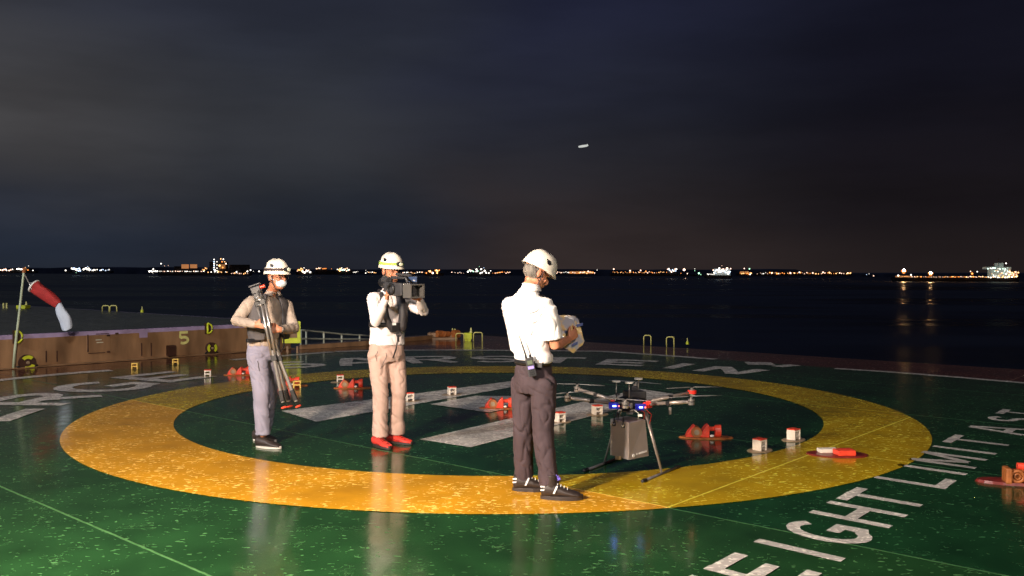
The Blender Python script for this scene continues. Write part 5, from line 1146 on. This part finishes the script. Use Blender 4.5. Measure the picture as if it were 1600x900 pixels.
ship('long low string of orange lights between two bright ships', 'barge', 4400, (1182, 1331, 428, 431), [(1185, 1325, 424.5, 428, hu)], row(1183, 1200, 427, 6, (WHT, PNK), (.5, .8), (1.2, 3), 1) + row(1202, 1320, 426.8, 36, (ORG, WARM, PNK), (.5, 1.0), (1.2, 4), 1.2) + [(1206, 426.5, 1.2, PNK, 4), (1214, 427.5, 1.2, ORG, 4), (1235, 426.5, 1.3, PNK, 4), (1249, 425.5, 1.1, WHT, 3), (1270, 426.5, 1.2, PNK, 3), (1286, 425.5, 1.1, PNK, 4), (1296, 426, 1.3, WARM, 4)] + row(1322, 1330, 426.8, 5, (WARM, PNK), (.9, 1.3), (2, 4), .8))
ship('few faint lights just left of the large tanker', 'boat', 5000, (1352, 1367, 430.5, 431.8), [], [(1354, 429, .6, BLU, 2), (1358, 427.8, .7, WHT, 1.2), (1365, 431, .8, PNK, 3)])
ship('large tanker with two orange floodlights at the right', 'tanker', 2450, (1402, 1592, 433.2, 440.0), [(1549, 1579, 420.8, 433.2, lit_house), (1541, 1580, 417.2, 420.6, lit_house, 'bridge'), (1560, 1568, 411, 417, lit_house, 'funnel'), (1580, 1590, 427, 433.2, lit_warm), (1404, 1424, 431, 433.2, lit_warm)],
     [(1412, 422.5, 1.9, (1.0, .50, .20), 600), (1454, 426.3, 1.9, (1.0, .50, .20), 600), (1412, 425.4, 2.6, ORG, 1.4), (1409.3, 423.5, 1.5, ORG, 1.4), (1415, 423.5, 1.5, ORG, 1.4), (1454, 429.0, 2.6, ORG, 1.4), (1451.5, 427, 1.5, ORG, 1.4), (1457, 427, 1.5, ORG, 1.4), (1403.5, 430.5, 1.3, WHT, 4), (1423.5, 429.5, 1.1, WHT, 4), (1516.5, 424, .9, PNK, 3), (1519, 427.5, 1.6, ORG, 3), (1527, 424.5, 1.0, WHT, 3), (1572, 411.5, 1.0, WHT, 5)] + row(1424, 1540, 432.6, 40, (WARM, ORG, PNK), (.55, 1.0), (1.2, 4), .5)  # dim orange spheres around both floodlights stand in for their glow
     + row(1549, 1578, 427, 26, (WHT, (.75, 1.0, .85), WARM), (.6, 1.3), (1.2, 4), 5) + row(1543, 1576, 419.5, 12, (WHT, (.75, 1.0, .85)), (.6, 1.2), (1.2, 4), 1.2) + row(1576, 1592, 428.5, 14, (WARM, PNK), (.8, 1.3), (1.5, 4), 3.5) + row(1540, 1588, 433.0, 22, (WHT, WARM), (.7, 1.1), (2, 4), .7) + row(1545, 1586, 441.3, 10, (PNK,), (.45, .6), (.4, .8), .2),  # last row, below the hull: painted reflections on the water
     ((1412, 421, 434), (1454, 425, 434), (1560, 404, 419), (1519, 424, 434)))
# dark coast
bm = B(); Dc = 9000; top = []; n = 70
for i in range(n + 1):
    px = -300 + 2000 * i / n; h = 423.2 - (5.5 if px < 420 else 2.6) * max(.15, .75 + noise.noise(V((i * .23, 3, 0)))) * (1 if px < 250 else .8)
    if px > 1250: h = 427.5 - 1.0 * abs(noise.noise(V((i * .4, 1, 0))))
    p = A(px, h, Dc); q = V((p.x, Dc, sea_z(p.x) - 5)); top.append((bm.verts.new(p), bm.verts.new(q), bm.verts.new(p + V((0, 900, 10))), bm.verts.new(q + V((0, 900, 0)))))
for a, b in zip(top, top[1:]): bm.faces.new((a[0], b[0], b[1], a[1])); bm.faces.new((a[0], a[2], b[2], b[0])); bm.faces.new((a[2], a[3], b[3], b[2]))
structure('coast_hills', bm, M['coast'])
# aircraft
Da = 820; ka = Da / FPX; q = A(911.5, 228.3, Da)
t = empty('aircraft', q, 'tiny pale elongated aircraft high in the night sky', 'aircraft'); dX = V((1, .1, .16)).normalized()
bm = B(); limb(bm, [q - dX * 6.5 * ka, q - dX * 2 * ka, q + dX * 5 * ka, q + dX * 7 * ka], [1.5 * ka, 1.9 * ka, 1.7 * ka, 1.0 * ka], n=10); obj('fuselage', bm, M['aircraft'], t, smooth=True)
bm = B(); box(bm, q, (2.0 * ka, 14 * ka, .5 * ka), dX); obj('wing', bm, M['aircraft'], t)
bm = B(); box(bm, q + dX * 6.3 * ka + Z * 1.2 * ka, (1.4 * ka, .4 * ka, 2 * ka), dX); obj('tail_fin', bm, M['aircraft'], t)
